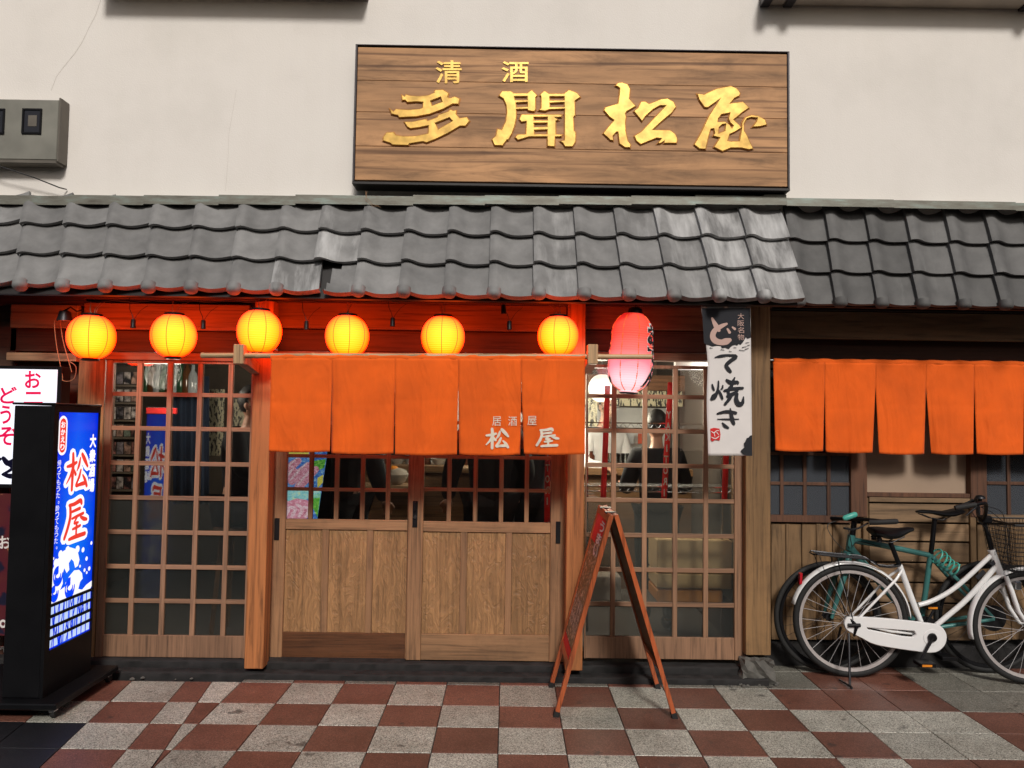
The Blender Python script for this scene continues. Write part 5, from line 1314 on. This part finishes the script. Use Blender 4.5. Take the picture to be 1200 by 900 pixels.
# ------------------------------------------------------------------ inside the restaurant
IY = 4.78
inn = empty('dining_room', (-.8, 6.2, .05), 'dim lit interior of the restaurant seen through the lattice windows and doors', 'room')
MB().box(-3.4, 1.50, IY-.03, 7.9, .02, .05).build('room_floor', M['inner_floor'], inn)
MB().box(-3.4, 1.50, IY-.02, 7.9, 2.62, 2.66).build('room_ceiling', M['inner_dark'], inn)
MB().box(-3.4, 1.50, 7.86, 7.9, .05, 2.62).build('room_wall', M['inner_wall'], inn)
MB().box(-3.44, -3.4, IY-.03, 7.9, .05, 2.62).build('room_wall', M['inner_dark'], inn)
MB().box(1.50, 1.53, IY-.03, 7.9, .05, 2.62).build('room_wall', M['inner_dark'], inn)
def ib(px0, py0, px1, py1, Y, dep, m_, name, label=None, cat=None, group=None, par=None, bev=.003):
    o = MB().pbox(px0, py0, px1, py1, Y, dep, bev).build(name, m_, par)
    if label: tag(o, label, cat, group)
    return o
ib(640, 478, 880, 545, 7.2, .05, M['inner_tile'], 'kitchen_wall_panel', par=inn)
ib(480, 455, 640, 560, 7.3, .05, M['inner_tile'], 'kitchen_wall_panel', par=inn)
ib(390, 548, 880, 556, 6.3, .6, M['counter'], 'counter_top', par=inn); ib(395, 556.5, 875, 700, 6.35, .5, M['counter'], 'counter_front', par=inn)
ib(686, 440, 875, 476, 6.6, .03, M['board'], 'menu_board_rail', par=inn)
# lamp globe: a lit lamp
lp = empty('paper_globe_lamp', P(706, 460, 6.0), 'glowing round paper lamp inside the upper left of the right lattice window', 'lamp')
M['globe'] = emit('globe_lit', (1, .93, .72), 1.5)
MB().lathe([(.03, -.105)]+[(.11*cos(a), .11*sin(a)) for a in [radians(x) for x in range(-60, 61, 10)]]+[(.03, .105)], P(706, 455, 6.0), 24).build('shade', M['globe'], lp, True)
MB().tube([P(706, 455, 6.0)+Vector((0, 0, .105)), P(706, 455, 6.0)+Vector((0, 0, .9))], .004, 6).build('cord', M['cord'], lp)
for (x, y, Y, e, c) in ((706, 476, 5.75, 45, (1, .86, .66)), (600, 440, 6.4, 60, (1, .9, .75)), (190, 436, 5.25, 26, (1, .85, .7))):  # first belongs to the globe; the other two are added fill without fittings
    l = bpy.data.lights.new('globe_and_fill_light', 'POINT'); l.energy = e; l.color = c; l.shadow_soft_size = .12
    o = bpy.data.objects.new('globe_and_fill_light', l); COL.objects.link(o); o.location = P(x, y, Y)
# fluorescent tube at the head of the right window
ft = empty('fluorescent_lamp', P(826, 431, 5.12), 'white fluorescent tube fitting at the head of the right lattice window, inside', 'lamp')
MB().pbox(792, 424, 866, 429, 5.10, .06).build('fitting', M['inner_tile'], ft)
MB().tube([P(793, 431.5, 5.12), P(865, 431.5, 5.12)], .012, 10).build('tube', emit('tube_lit', (1, .95, .85), .9), ft, True)
for (x, y, Y, e) in ((826, 436, 5.08, 5), (700, 436, 5.08, 4), (560, 436, 5.2, 6), (390, 436, 5.2, 6)):  # one at the tube, the rest added fill lights with no fitting
    l = bpy.data.lights.new('tube_and_fill_light', 'POINT'); l.energy = e; l.color = (1, .92, .8); l.shadow_soft_size = .1
    o = bpy.data.objects.new('tube_and_fill_light', l); COL.objects.link(o); o.location = P(x, y, Y)
# jars and bowls on the kitchen counter
jb = [MB().lathe([(.04, 0), (.05, .01), (.05, .10), (.035, .12), (.035, .14), (.001, .142)], n=14), MB().lathe([(.03, 0), (.035, .01), (.075, .06), (.072, .06), (.03, .012), (.001, .012)], n=16), MB().lathe([(.05, 0), (.055, .16), (.05, .17), (.001, .17)], n=14)]
jm = [plain('soy_jar', (.10, .03, .015), .2), plain('bowl_glaze', (.55, .52, .48), .25), plain('steel_pot', (.5, .5, .5), .3, .9)]
jn = [('jar', 'small dark sauce jar on the kitchen counter'), ('bowl', 'pale bowl on the kitchen counter'), ('pot', 'tall steel pot on the kitchen counter')]
src = [b_.build(n_[0], m_, None, True, world=False) for b_, n_, m_ in zip(jb, jn, jm)]
k3 = 0
for i, x in enumerate(range(402, 700, 16)):
    q = (i*7) % 3; o = src[q]
    if k3 >= 3 or o.get('used'): o = o.copy(); COL.objects.link(o)
    src[q]['used'] = 1
    o.location = P(x, 548, 6.55); o.location.z = P(500, 548, 6.3).z+.003; o.rotation_euler.z = i
    tag(o, jn[q][1], jn[q][0], 'kitchenware along the counter')
for o in list(COL.objects):
    if 'used' in o: del o['used']
for i, (x, c_) in enumerate(((727, (.75, .55, .03)), (735, (.6, .6, .6)), (748, (.55, .1, .05)), (812, (.6, .6, .55)))):
    ib(x, 508, x+8, 513 if i == 0 else 520, 7.15, .02, plain('note_%d' % i if False else 'pinned_note', c_, .7), 'wall_note', ('yellow', 'white', 'red', 'pale')[i]+' note pinned on the tiled kitchen wall', 'note', None, bev=0)
# wire shelves behind the right window
WR = 'wire shelves behind the right lattice window'
def wire_shelf(py, lb):
    r = empty('wire_shelf', P(775, py, 4.95), lb, 'shelf', WR)
    A, B = P(684, py, 4.9), P(866, py, 4.9)
    for dz in (0, -.032):
        b = MB(); b.tube([Vector((A.x, 4.88, A.z+dz)), Vector((B.x, 4.88, A.z+dz))], .004, 6); b.build('rail', M['chrome'], r)
    b = MB(); n = 40
    b.tube([Vector((A.x+(B.x-A.x)*i/n, 4.88, A.z-(.032 if i % 2 else 0))) for i in range(n+1)], .0022, 4); b.build('zigzag_wire', M['chrome'], r)
    b = MB()
    for i in range(46): x = A.x+(B.x-A.x)*i/45; b.tube([Vector((x, 4.88, A.z)), Vector((x, 5.14, A.z))], .0018, 4)
    b.build('deck_wires', M['chrome'], r)['kind'] = 'stuff'
wire_shelf(495, 'upper chrome wire shelf behind the right lattice window'); wire_shelf(569, 'lower chrome wire shelf just above the frosted panes of the right window')
for px in (688, 846, 860): tag(MB().tube([P(px, 470, 4.9), P(px, 740, 4.9)], .007, 8).build('shelf_post', M['chrome'], None), {688: 'chrome shelf upright at the left side of the right window', 846: 'chrome shelf upright left of the window stile, lower right of the banner', 860: 'chrome shelf upright at the far right of the right window'}[px], 'upright')
ribs = [(712, 452, 707, 586, 'red ribbon hanging inside the first column of panes of the right window'), (786, 448, 778, 585, 'red ribbon with white letters hanging inside the middle of the right window'), (851, 532, 849, 586, 'short visible red ribbon hanging below the banner inside the right window'), (642.5, 480, 641, 612, 'red ribbon with white letters hanging inside the right sliding door')]
for x0, y0, x1, y1, lb in ribs:
    Yr = 4.83; b = MB(); b.grid(lambda u, v: P(x0-3.3+(x1-x0)*v+6.6*u, y0+(y1-y0)*v, Yr+.004*sin(v*9)), 1, 20)
    rb_ = b.build('red_ribbon', M['tape_red'], None, True, solid=.001); tag(rb_, lb, 'ribbon', 'red ribbons hanging inside the windows')
    OFF[rb_.name] = Vector(rb_.location)
    if x0 in (786, 642.5):
        ms = []
        for j, ch in enumerate('YAKITORI'):
            yy = (482 if x0 == 786 else 492)+j*13.0; xc = x0+(x1-x0)*(yy+5-y0)/(y1-y0)
            ms.append(glyph_mesh(ch, (xc-2.6 if ch != 'I' else xc-.7, yy, xc+2.6 if ch != 'I' else xc+.7, yy+8.5), lambda x, y, h: P(x, y, Yr-.008), bold=.02, flip=True))
        link('lettering', merge(ms), M['paper_white'], rb_)
# cartons behind the frosted panes
CG = 'cartons stacked behind the frosted panes of the right window'
for (a, b_, c, d, mt, lb) in ((770, 633, 858, 672, 'cardboard', 'upper large brown carton behind the frosted panes'), (770, 673, 858, 690, 'cardboard', 'flat brown carton under the upper large carton'), (770, 692, 847, 706, 'crate_orange', 'orange crate at the bottom of the carton stack'), (690, 676, 728, 704, 'ledge', 'small pale carton at the left behind the frosted panes')):
    o = ib(a, b_, c, d, 4.86, .3, M[mt], 'carton', lb, 'box', CG, bev=.006)
ib(686, 707, 862, 712, 4.84, .4, M['inner_dark'], 'low_shelf', 'dark low shelf board carrying the cartons', 'shelf')
# glasses
def tumbler():
    return MB().lathe([(.028, 0), (.036, .11), (.033, .11), (.026, .006), (.001, .006)], n=12)
t0 = None
for i in range(9):
    if t0 is None:
        t0 = tumbler().build('tumbler', M['glass'], None, True, world=False); o = t0
    else: o = t0.copy(); COL.objects.link(o)
    o.location = P(716+i*5.6, 548, 6.4); o.location.z = P(720, 548, 6.3).z+.002
    tag(o, 'clear drinking glass in the row on the kitchen counter', 'glass', 'row of glasses on the counter')
# paper menus on the wall, left window
m, nt, b_ = mat('handwritten_paper'); v = coords(nt, (60, 1, 22)); n = N(nt, 'TexNoise', i_Scale=1.0, i_Detail=2.0); nt.links.new(v, n.inputs['Vector'])
nt.links.new(ramp(nt, n.outputs[0], [(.50, (.52, .48, .33)), (.56, (.03, .03, .03))]), b_.inputs['Base Color']); M['menu_paper'] = m
for (a, b2, c, d, lb) in ((243, 456, 262, 534, 'long pale handwritten menu sheet inside the left lattice window'), (268, 464, 296, 520, 'pale handwritten menu sheet right of the long sheet, behind the seated diner'), (686, 456, 700, 500, 'pale menu strip beside the paper lamp'), (722, 458, 800, 476, 'wide row of pale menu slips above the kitchen pass')):
    ib(a, b2, c, d, 6.55, .004, M['menu_paper'], 'paper_menu', lb, 'menu', 'handwritten menus on the inner walls', bev=0)
# photo rack seen through the left column of the left window
rk = empty('postcard_rack', P(146, 580, 5.9), 'wall of small photo cards seen through the left column of panes of the left window', 'rack')
ib(126, 428, 163, 584, 5.96, .01, M['inner_dark'], 'backing', par=rk)
cm = []
for i in range(5):
    m, nt, b_ = mat('photo_print_%s' % 'abcde'[i]); v = coords(nt, (18, 18, 18)); n = N(nt, 'TexNoise', i_Scale=1.0, i_Detail=3.0); nt.links.new(v, n.inputs['Vector'])
    c = [(.35, .22, .17), (.20, .18, .2), (.42, .38, .36), (.28, .12, .10), (.16, .2, .16)][i]
    nt.links.new(ramp(nt, n.outputs[0], [(.4, (.02, .02, .025)), (.55, c), (.65, tuple(min(x*1.6, .8) for x in c))]), b_.inputs['Base Color']); cm.append(m)
for r in range(7):
    for c in range(4):
        y = 436+r*20.5; x = 128+c*8.7
        ib(x, y, x+7.3, y+14, 5.935+R_.uniform(0, .008), .004, R_.choice(cm), 'photo_card', par=rk, bev=0)
    ib(126, 451+r*20.5, 163, 453.3+r*20.5, 5.92, .03, M['inner_wall'], 'rack_ledge', par=rk)
# bottles on a high shelf, left window
ib(166, 461, 232, 464, 6.1, .25, M['board'], 'bottle_shelf', 'high wooden shelf carrying bottles inside the left window', 'shelf')
def bottle(): return MB().lathe([(.035, 0), (.038, .01), (.038, .15), (.030, .18), (.014, .21), (.013, .26), (.015, .262), (.001, .264)], n=14)
bm_ = [plain('bottle_green', (.02, .07, .03), .1), plain('bottle_brown', (.09, .035, .01), .1), plain('bottle_pale', (.3, .33, .34), .1)]
bc = [bottle().build('bottle', q, None, True, world=False) for q in bm_]
for i in range(9):
    src = bc[i % 3]; o = src if i < 3 else src.copy()
    if i >= 3: COL.objects.link(o)
    o.location = P(171+i*6.8, 461, 6.2); o.location.z = P(200, 461, 6.1).z+.002; s = R_.uniform(.85, 1.1); o.scale = (1, 1, s)
    tag(o, ('first', 'second', 'third', 'fourth', 'fifth', 'sixth', 'seventh', 'eighth', 'ninth')[i]+' bottle from the left on the high shelf inside the left window, '+('green', 'brown', 'pale')[i % 3]+' glass', 'bottle', 'bottles on the high shelf')
ib(171, 478, 206, 485, 5.6, .03, M['red_ink'], 'red_label_strip', 'dark red label strip with a white end inside the left window', 'label')
tag(MB().grid(lambda u, v: P(203+42*u, 441+150*v, 6.3+.02*sin(u*22)), 30, 4).build('navy_curtain', plain('navy_cloth', (.02, .035, .07), .9), None, True, solid=.002), 'dark navy cloth hanging inside the left window between the bottles and the menu sheet', 'curtain')
# lit food display behind the left door
def photo_emit(name, c1, c2, c3, sc, st):
    m, nt, b = mat(name); v = coords(nt, (sc, sc, sc*1.6), False); n = N(nt, 'TexNoise', i_Scale=1.0, i_Detail=6.0, i_Roughness=.7, i_Distortion=1.2); nt.links.new(v, n.inputs['Vector'])
    c = ramp(nt, n.outputs[0], [(.34, c1), (.5, c2), (.64, c3)]); nt.links.new(c, b.inputs['Emission Color']); b.inputs['Emission Strength'].default_value = st
    b.inputs['Base Color'].default_value = (.05, .05, .05, 1); b.inputs['Roughness'].default_value = .3; return m
dp = empty('food_display', P(356, 612, 4.95), 'bright lit food picture display behind the left sliding door', 'display')
A, B = P(326, 500, 4.95), P(386, 611, 4.95)
MB().box(A.x, B.x, 4.952, 4.99, B.z, A.z, .003).build('case', M['black'], dp)
df = lambda lift: (lambda x, y, h: P(x, y, 4.9515-lift))
M['d_blue'] = photo_emit('display_blue', (.02, .06, .35), (.08, .25, .7), (.35, .6, .8), 30, .9); M['d_cyan'] = photo_emit('display_cyan', (.10, .35, .30), (.30, .68, .75), (.7, .8, .4), 40, .9); M['d_pink'] = photo_emit('display_meat', (.28, .06, .10), (.72, .26, .36), (.90, .62, .70), 55, .95); M['d_pale'] = photo_emit('display_pale_meat', (.45, .18, .2), (.85, .55, .62), (.95, .85, .88), 70, .9)
M['d_green'] = photo_emit('display_green', (.02, .12, .01), (.10, .45, .05), (.45, .75, .15), 60, .9); M['d_yel'] = emit('display_yellow', (.8, .7, .12), .9); M['d_brown'] = emit('display_brown', (.16, .06, .06), .8)
link('screen', shape_mesh([[(327, 501), (385, 501), (383, 535), (371.5, 610.5), (327, 610.5)]], df(.0005)), M['d_blue'], dp)
for lp_, mt in (([(327, 575), (376, 575), (375, 583), (327, 590)], 'd_cyan'), ([(368, 540), (382, 538), (380, 548), (374, 551), (366, 547)], 'd_green'), ([(372, 560), (379, 556), (378, 566), (372, 572)], 'd_yel'), ([(366, 580), (376, 578), (372, 606), (364, 590)], 'd_green'), ([(328, 528), (350, 530), (362, 528), (362, 533), (328, 534)], 'd_yel')):
    link('picture', shape_mesh([lp_], df(.001)), M[mt], dp)
ms = []; ms2 = []
for (x0, y0, x1, y1, w_) in ((336, 552, 350, 540, 9), (342, 564, 362, 545, 9), (350, 570, 370, 550, 10), (338, 560, 346, 552, 8)):
    ms.append(stroke_mesh([[(x0, y0, w_), ((x0+x1)/2, (y0+y1)/2-1, w_*1.1), (x1, y1, w_*.8)]], df(.0014+len(ms)*.0003))); ms2.append(stroke_mesh([[(x0-1, y0-2, 2), ((x0+x1)/2-1, (y0+y1)/2-4, 2.2), (x1-2, y1-3, 1.5)]], df(.0030+len(ms)*.0003)))
link('picture', merge(ms), M['d_pink'], dp); link('picture', merge(ms2), M['d_pale'], dp)
link('picture', shape_mesh([[(328, 596), (336, 588), (348, 584), (360, 586), (366, 592), (366, 600), (358, 609), (328, 609)]], df(.0016)), M['d_pink'], dp)
link('picture', merge([stroke_mesh([[(332+8*i, 591+3*(i % 2), 3), (338+8*i, 597, 4), (334+8*i, 605, 3)]], df(.002)) for i in range(4)]), M['d_pale'], dp)
# little still life on the inner counter
tag(MB().lathe([(.001, -.05), (.03, -.042), (.05, -.01), (.05, .01), (.03, .042), (.001, .05)], P(461, 553, 6.1), 16).build('orange_fruit', plain('orange_peel', (.75, .25, .02), .5), None, True), 'orange fruit on the shelf seen through the left sliding door', 'fruit')
tag(MB().lathe([(.03, 0), (.07, .03), (.09, .08), (.07, .115), (.02, .13)], P(465, 568, 6.1), 20).build('ceramic_pot', M['ledge'], None, True), 'pale rounded pot under the orange fruit', 'pot')
ib(415, 569, 480, 573, 6.0, .3, M['board_pale'], 'inner_shelf', 'pale wooden shelf inside, carrying the orange and the pot', 'shelf')
ib(540, 549, 640, 552, 6.0, .25, M['board_pale'], 'pass_shelf', 'long pale wooden shelf behind the customers at the right sliding door', 'shelf')

ORD = ['first', 'second', 'third', 'fourth', 'fifth', 'sixth', 'seventh', 'eighth', 'ninth', 'tenth', 'eleventh', 'twelfth', 'thirteenth', 'fourteenth', 'fifteenth', 'sixteenth', 'seventeenth', 'eighteenth', 'nineteenth', 'twentieth']
for grp, txt in (('row of glasses on the counter', 'clear drinking glass, %s from the left in the row on the kitchen counter'), ('kitchenware along the counter', None)):
    it = sorted([o for o in COL.objects if o.get('group') == grp], key=lambda o: o.location.x)
    for i, o in enumerate(it): o['label'] = txt % ORD[i] if txt else o['label'].replace(' on the kitchen counter', ', %s piece from the left along the kitchen counter' % ORD[i])

# ------------------------------------------------------------------ people
def skin_bm(verts, edges, radii, sub=1):
    me = bpy.data.meshes.new('s'); me.from_pydata(verts, edges, []); ob = bpy.data.objects.new('s', me); COL.objects.link(ob)
    md = ob.modifiers.new('k', 'SKIN'); md.use_smooth_shade = True
    for i, sv in enumerate(me.skin_vertices[0].data): r = radii[i]; sv.radius = r if isinstance(r, tuple) else (r, r); sv.use_root = (i == 0)
    md2 = ob.modifiers.new('u', 'SUBSURF'); md2.levels = sub
    dg = bpy.context.evaluated_depsgraph_get(); out = bpy.data.meshes.new_from_object(ob.evaluated_get(dg))
    bpy.data.objects.remove(ob); bpy.data.meshes.remove(me); return out
def remeshed(meshes, vox):
    me = merge(meshes); ob = bpy.data.objects.new('s', me); COL.objects.link(ob)
    md = ob.modifiers.new('r', 'REMESH'); md.mode = 'VOXEL'; md.voxel_size = vox; sm = ob.modifiers.new('m', 'SMOOTH'); sm.iterations = 3
    dg = bpy.context.evaluated_depsgraph_get(); out = bpy.data.meshes.new_from_object(ob.evaluated_get(dg)); bpy.data.objects.remove(ob); bpy.data.meshes.remove(me); return out
def ell(c, r, n=20):
    bm = bmesh.new(); bmesh.ops.create_uvsphere(bm, u_segments=n, v_segments=n//2+2, radius=1)
    for v in bm.verts: v.co = Vector((v.co.x*r[0], v.co.y*r[1], v.co.z*r[2]))+Vector(c)
    me = bpy.data.meshes.new('e'); bm.to_mesh(me); bm.free(); return me
def person(loc, facing, h, label, top_m, leg_m, armL, armR, hair=None, lean=0.0, nod=0.0, sit=False):
    """facing: angle of the body's front (0 = -Y, towards the street)"""
    u = h/1.7; root = empty('person', loc, label, 'person'); root.rotation_euler = (0, 0, facing)
    OFF[root.name] = Vector((0, 0, 0))
    pz = .90*u if not sit else .50*u
    ly = -lean
    J = dict(pel=(0, 0, pz), spi=(0, ly*.4, pz+.18*u), che=(0, ly*.8, pz+.38*u), nk=(0, ly*1.0, pz+.54*u), nk2=(0, ly*1.05-.01, pz+.60*u), hd=(0, ly*1.1-.015-nod*.06, pz+.68*u))
    for s_, nm in ((-1, 'L'), (1, 'R')):
        J['sh'+nm] = (s_*.17*u, ly*.95, pz+.48*u)
        arm = armL if nm == 'L' else armR
        J['el'+nm] = tuple(Vector(J['sh'+nm])+Vector(arm[0])*u); J['wr'+nm] = tuple(Vector(J['el'+nm])+Vector(arm[1])*u)
        J['hip'+nm] = (s_*.09*u, 0, pz-.03*u)
        if sit: J['kn'+nm] = (s_*.11*u, -.42*u, .50*u); J['an'+nm] = (s_*.11*u, -.40*u, .08*u); J['toe'+nm] = (s_*.12*u, -.55*u, .03*u)
        else: J['kn'+nm] = (s_*.10*u, -.01, .49*u); J['an'+nm] = (s_*.10*u, .02, .08*u); J['toe'+nm] = (s_*.11*u, -.14*u, .03*u)
    names = list(J); ix = {k_: i for i, k_ in enumerate(names)}; V_ = [J[k_] for k_ in names]
    E_ = [('pel', 'spi'), ('spi', 'che'), ('che', 'nk'), ('nk', 'nk2'), ('nk2', 'hd')]
    for s_ in 'LR': E_ += [('che', 'sh'+s_), ('sh'+s_, 'el'+s_), ('el'+s_, 'wr'+s_), ('pel', 'hip'+s_), ('hip'+s_, 'kn'+s_), ('kn'+s_, 'an'+s_), ('an'+s_, 'toe'+s_)]
    E_ = [(ix[a], ix[b_]) for a, b_ in E_]
    rad = dict(pel=.13, spi=.115, che=.13, nk=.06, nk2=.052, hd=.055, sh=.062, el=.042, wr=.027, hip=.09, kn=.055, an=.038, toe=.035)
    def rr(k_, g=0): return (rad[k_] if k_ in rad else rad[k_[:-1]])*u+g
    body = [skin_bm(V_, E_, [rr(k_) for k_ in names])]
    hc = Vector(J['hd'])+Vector((0, -.005, .05*u))
    body.append(ell(hc, (.074*u, .092*u, .115*u))); body.append(ell(hc+Vector((0, -.05*u, -.055*u)), (.048*u, .045*u, .05*u)))      # skull and jaw
    body.append(ell(hc+Vector((0, -.097*u, -.02*u)), (.012*u, .018*u, .022*u), 10))
    for s_ in (-1, 1): body.append(ell(hc+Vector((s_*.077*u, .005, -.015*u)), (.010*u, .022*u, .032*u), 10))
    for s_ in 'LR':      # hands: palm, four unequal fingers, thumb
        e, w_ = Vector(J['el'+s_]), Vector(J['wr'+s_]); d = (w_-e).normalized(); sd = d.cross(Vector((0, 0, 1))); 
        if sd.length < .1: sd = Vector((1, 0, 0))
        sd.normalize(); dn = d.cross(sd)*(1 if d.cross(sd).z < 0 else -1)
        body.append(ell(w_+d*.045*u, (.034*u, .034*u, .024*u), 12))
        for q, ln in enumerate((.065, .078, .072, .055)):
            b0 = w_+d*.07*u+sd*(q-1.5)*.019*u; b1 = b0+d*ln*.5*u+dn*.006; b2 = b1+d*ln*.4*u+dn*.025*u
            body.append(skin_bm([b0-d*.02, b0, b1, b2], [(0, 1), (1, 2), (2, 3)], [.009*u, .009*u, .0085*u, .007*u]))
        k_ = -1 if s_ == 'L' else 1
        t0_ = w_+d*.03*u-sd*.025*u*k_; body.append(skin_bm([t0_, t0_+d*.03*u-sd*.02*u*k_, t0_+d*.06*u-sd*.022*u*k_], [(0, 1), (1, 2)], [.012*u, .011*u, .009*u]))
    bd = link('body', remeshed(body, .0075), M['skin'], root, True, world=False); bd.parent = root
    # eyes and mouth
    for s_ in (-1, 1): link('eye', ell(hc+Vector((s_*.028*u, -.086*u, 0)), (.010*u, .007*u, .006*u), 10), M['ink'], root, True, world=False)
    link('mouth', ell(hc+Vector((0, -.094*u, -.062*u)), (.02*u, .005*u, .004*u), 10), M['red_ink'], root, True, world=False)
    tn = ['pel', 'spi', 'che', 'nk', 'shL', 'elL', 'wrL', 'shR', 'elR', 'wrR']
    tx = {k_: i for i, k_ in enumerate(tn)}
    te = [('pel', 'spi'), ('spi', 'che'), ('che', 'nk'), ('che', 'shL'), ('shL', 'elL'), ('elL', 'wrL'), ('che', 'shR'), ('shR', 'elR'), ('elR', 'wrR')]
    jacket = skin_bm([J[k_] if k_ != 'pel' else (J['pel'][0], J['pel'][1], J['pel'][2]-.06) for k_ in tn], [(tx[a], tx[b_]) for a, b_ in te], [rr(k_, .024) if k_ != 'nk' else rr(k_, .014) for k_ in tn], 2)
    link('jacket', jacket, top_m, root, True, world=False)
    ln_ = ['pel', 'hipL', 'knL', 'anL', 'hipR', 'knR', 'anR']; lx = {k_: i for i, k_ in enumerate(ln_)}
    tr_ = skin_bm([J[k_] for k_ in ln_], [(lx[a], lx[b_]) for a, b_ in (('pel', 'hipL'), ('hipL', 'knL'), ('knL', 'anL'), ('pel', 'hipR'), ('hipR', 'knR'), ('knR', 'anR'))], [rr(k_, .016) for k_ in ln_], 2)
    link('trousers', tr_, leg_m, root, True, world=False)
    for s_ in 'LR': 
        a = Vector(J['an'+s_]); link('shoe', ell((a.x, a.y-.06*u, .045*u), (.05*u, .13*u, .045*u), 14), M['black'], root, True, world=False)
    hm = ell(hc+Vector((0, .012*u, .022*u)), (.084*u, .098*u, .110*u), 24)
    bm = bmesh.new(); bm.from_mesh(hm)
    for v in list(bm.verts):
        if (v.co.y < hc.y-.035*u and v.co.z < hc.z+.055*u) or v.co.z < hc.z-.065*u: bm.verts.remove(v)
        else: v.co += Vector((sin(v.co.z*140)*.002, 0, sin(v.co.x*160)*.002))
    bm.to_mesh(hm); bm.free(); link('hair', hm, hair or M['hair'], root, True, world=False, solid=.006)
    return root
dn_ = ((.06, -.02, -.27), (.02, -.12, -.22))
def arms(a, b_): return a, b_
p = P(770, 500, 5.55); person((p.x, 5.55, .05), pi, 1.49, 'standing man in black seen from behind through the right lattice window', M['cloth_black'], M['cloth_black'], ((-.07, -.04, -.27), (.02, -.22, .03)), ((.07, -.04, -.27), (-.02, -.22, .03)))
p = P(700, 500, 6.9); ck = person((p.x, 6.75, .05), radians(25), 1.66, 'cook in a white shirt looking down behind the counter, left side of the right window', M['cloth_white'], M['cloth_grey'], ((-.05, -.05, -.26), (.05, -.23, -.02)), ((.05, -.05, -.26), (-.05, -.23, -.02)), nod=.5, lean=.08)
p = P(284, 520, 5.35); person((p.x, 5.35, .05), radians(75), 1.62, 'dark haired diner in a black jacket seated inside the left lattice window', M['cloth_black'], M['cloth_grey'], ((-.04, -.10, -.24), (.10, -.23, .04)), ((.04, -.12, -.24), (-.02, -.24, .03)), sit=True, lean=.05).location.z = .42
p = P(574, 560, 5.25); person((p.x, 5.25, .05), pi+.3, 1.68, 'customer in a long black coat standing inside the right sliding door', M['cloth_black'], M['cloth_black'], ((-.10, .0, -.27), (.02, -.16, -.18)), ((.10, .0, -.27), (-.02, -.16, -.18)))
p = P(625, 560, 5.5); person((p.x-.04, 5.6, .05), pi-.4, 1.64, 'customer in dark grey standing behind the right door, nearer to the red ribbon', M['cloth_grey'], M['cloth_black'], ((-.07, .0, -.27), (.0, -.1, -.22)), ((.07, .0, -.27), (.0, -.1, -.22)))
p = P(402, 560, 5.15); person((p.x, 5.15, .05), pi-.2, 1.66, 'customer in a dark jacket standing inside the left sliding door beside the food display', M['cloth_grey'], M['cloth_black'], ((-.07, .0, -.27), (.0, -.16, -.18)), ((.07, .0, -.27), (.0, -.16, -.18)))
st_ = empty('dining_stool', (P(284, 520, 5.35).x, 5.35, .05), 'round wooden stool under the seated diner', 'stool')
OFF[st_.name] = Vector((0, 0, 0)); st_.location = (P(284, 520, 5.35).x, 5.35, .05)
MB().lathe([(.16, .66), (.17, .67), (.17, .70), (.16, .71), (.001, .712)], n=20).build('seat', M['counter'], st_, world=False)
for a in range(4): MB().tube([(.12*cos(a*pi/2+.7), .12*sin(a*pi/2+.7), .66), (.17*cos(a*pi/2+.7), .17*sin(a*pi/2+.7), 0)], .016, 8).build('leg', M['counter'], st_, world=False)

# ------------------------------------------------------------------ the other side of the street (behind the camera, seen only in reflections)
opp = empty('opposite_building', (0, -3.4, 0), 'plain dark shopfront row on the other side of the lane behind the viewer', 'building')
MB().box(-9, 9, -3.9, -3.5, 0, 4.2).build('wall', M['inner_dark'], opp)
for i in range(6): MB().box(-8.4+i*2.9, -6.0+i*2.9, -3.499, -3.46, .1, 2.3, .01).build('shutter', M['meter_side'], opp)
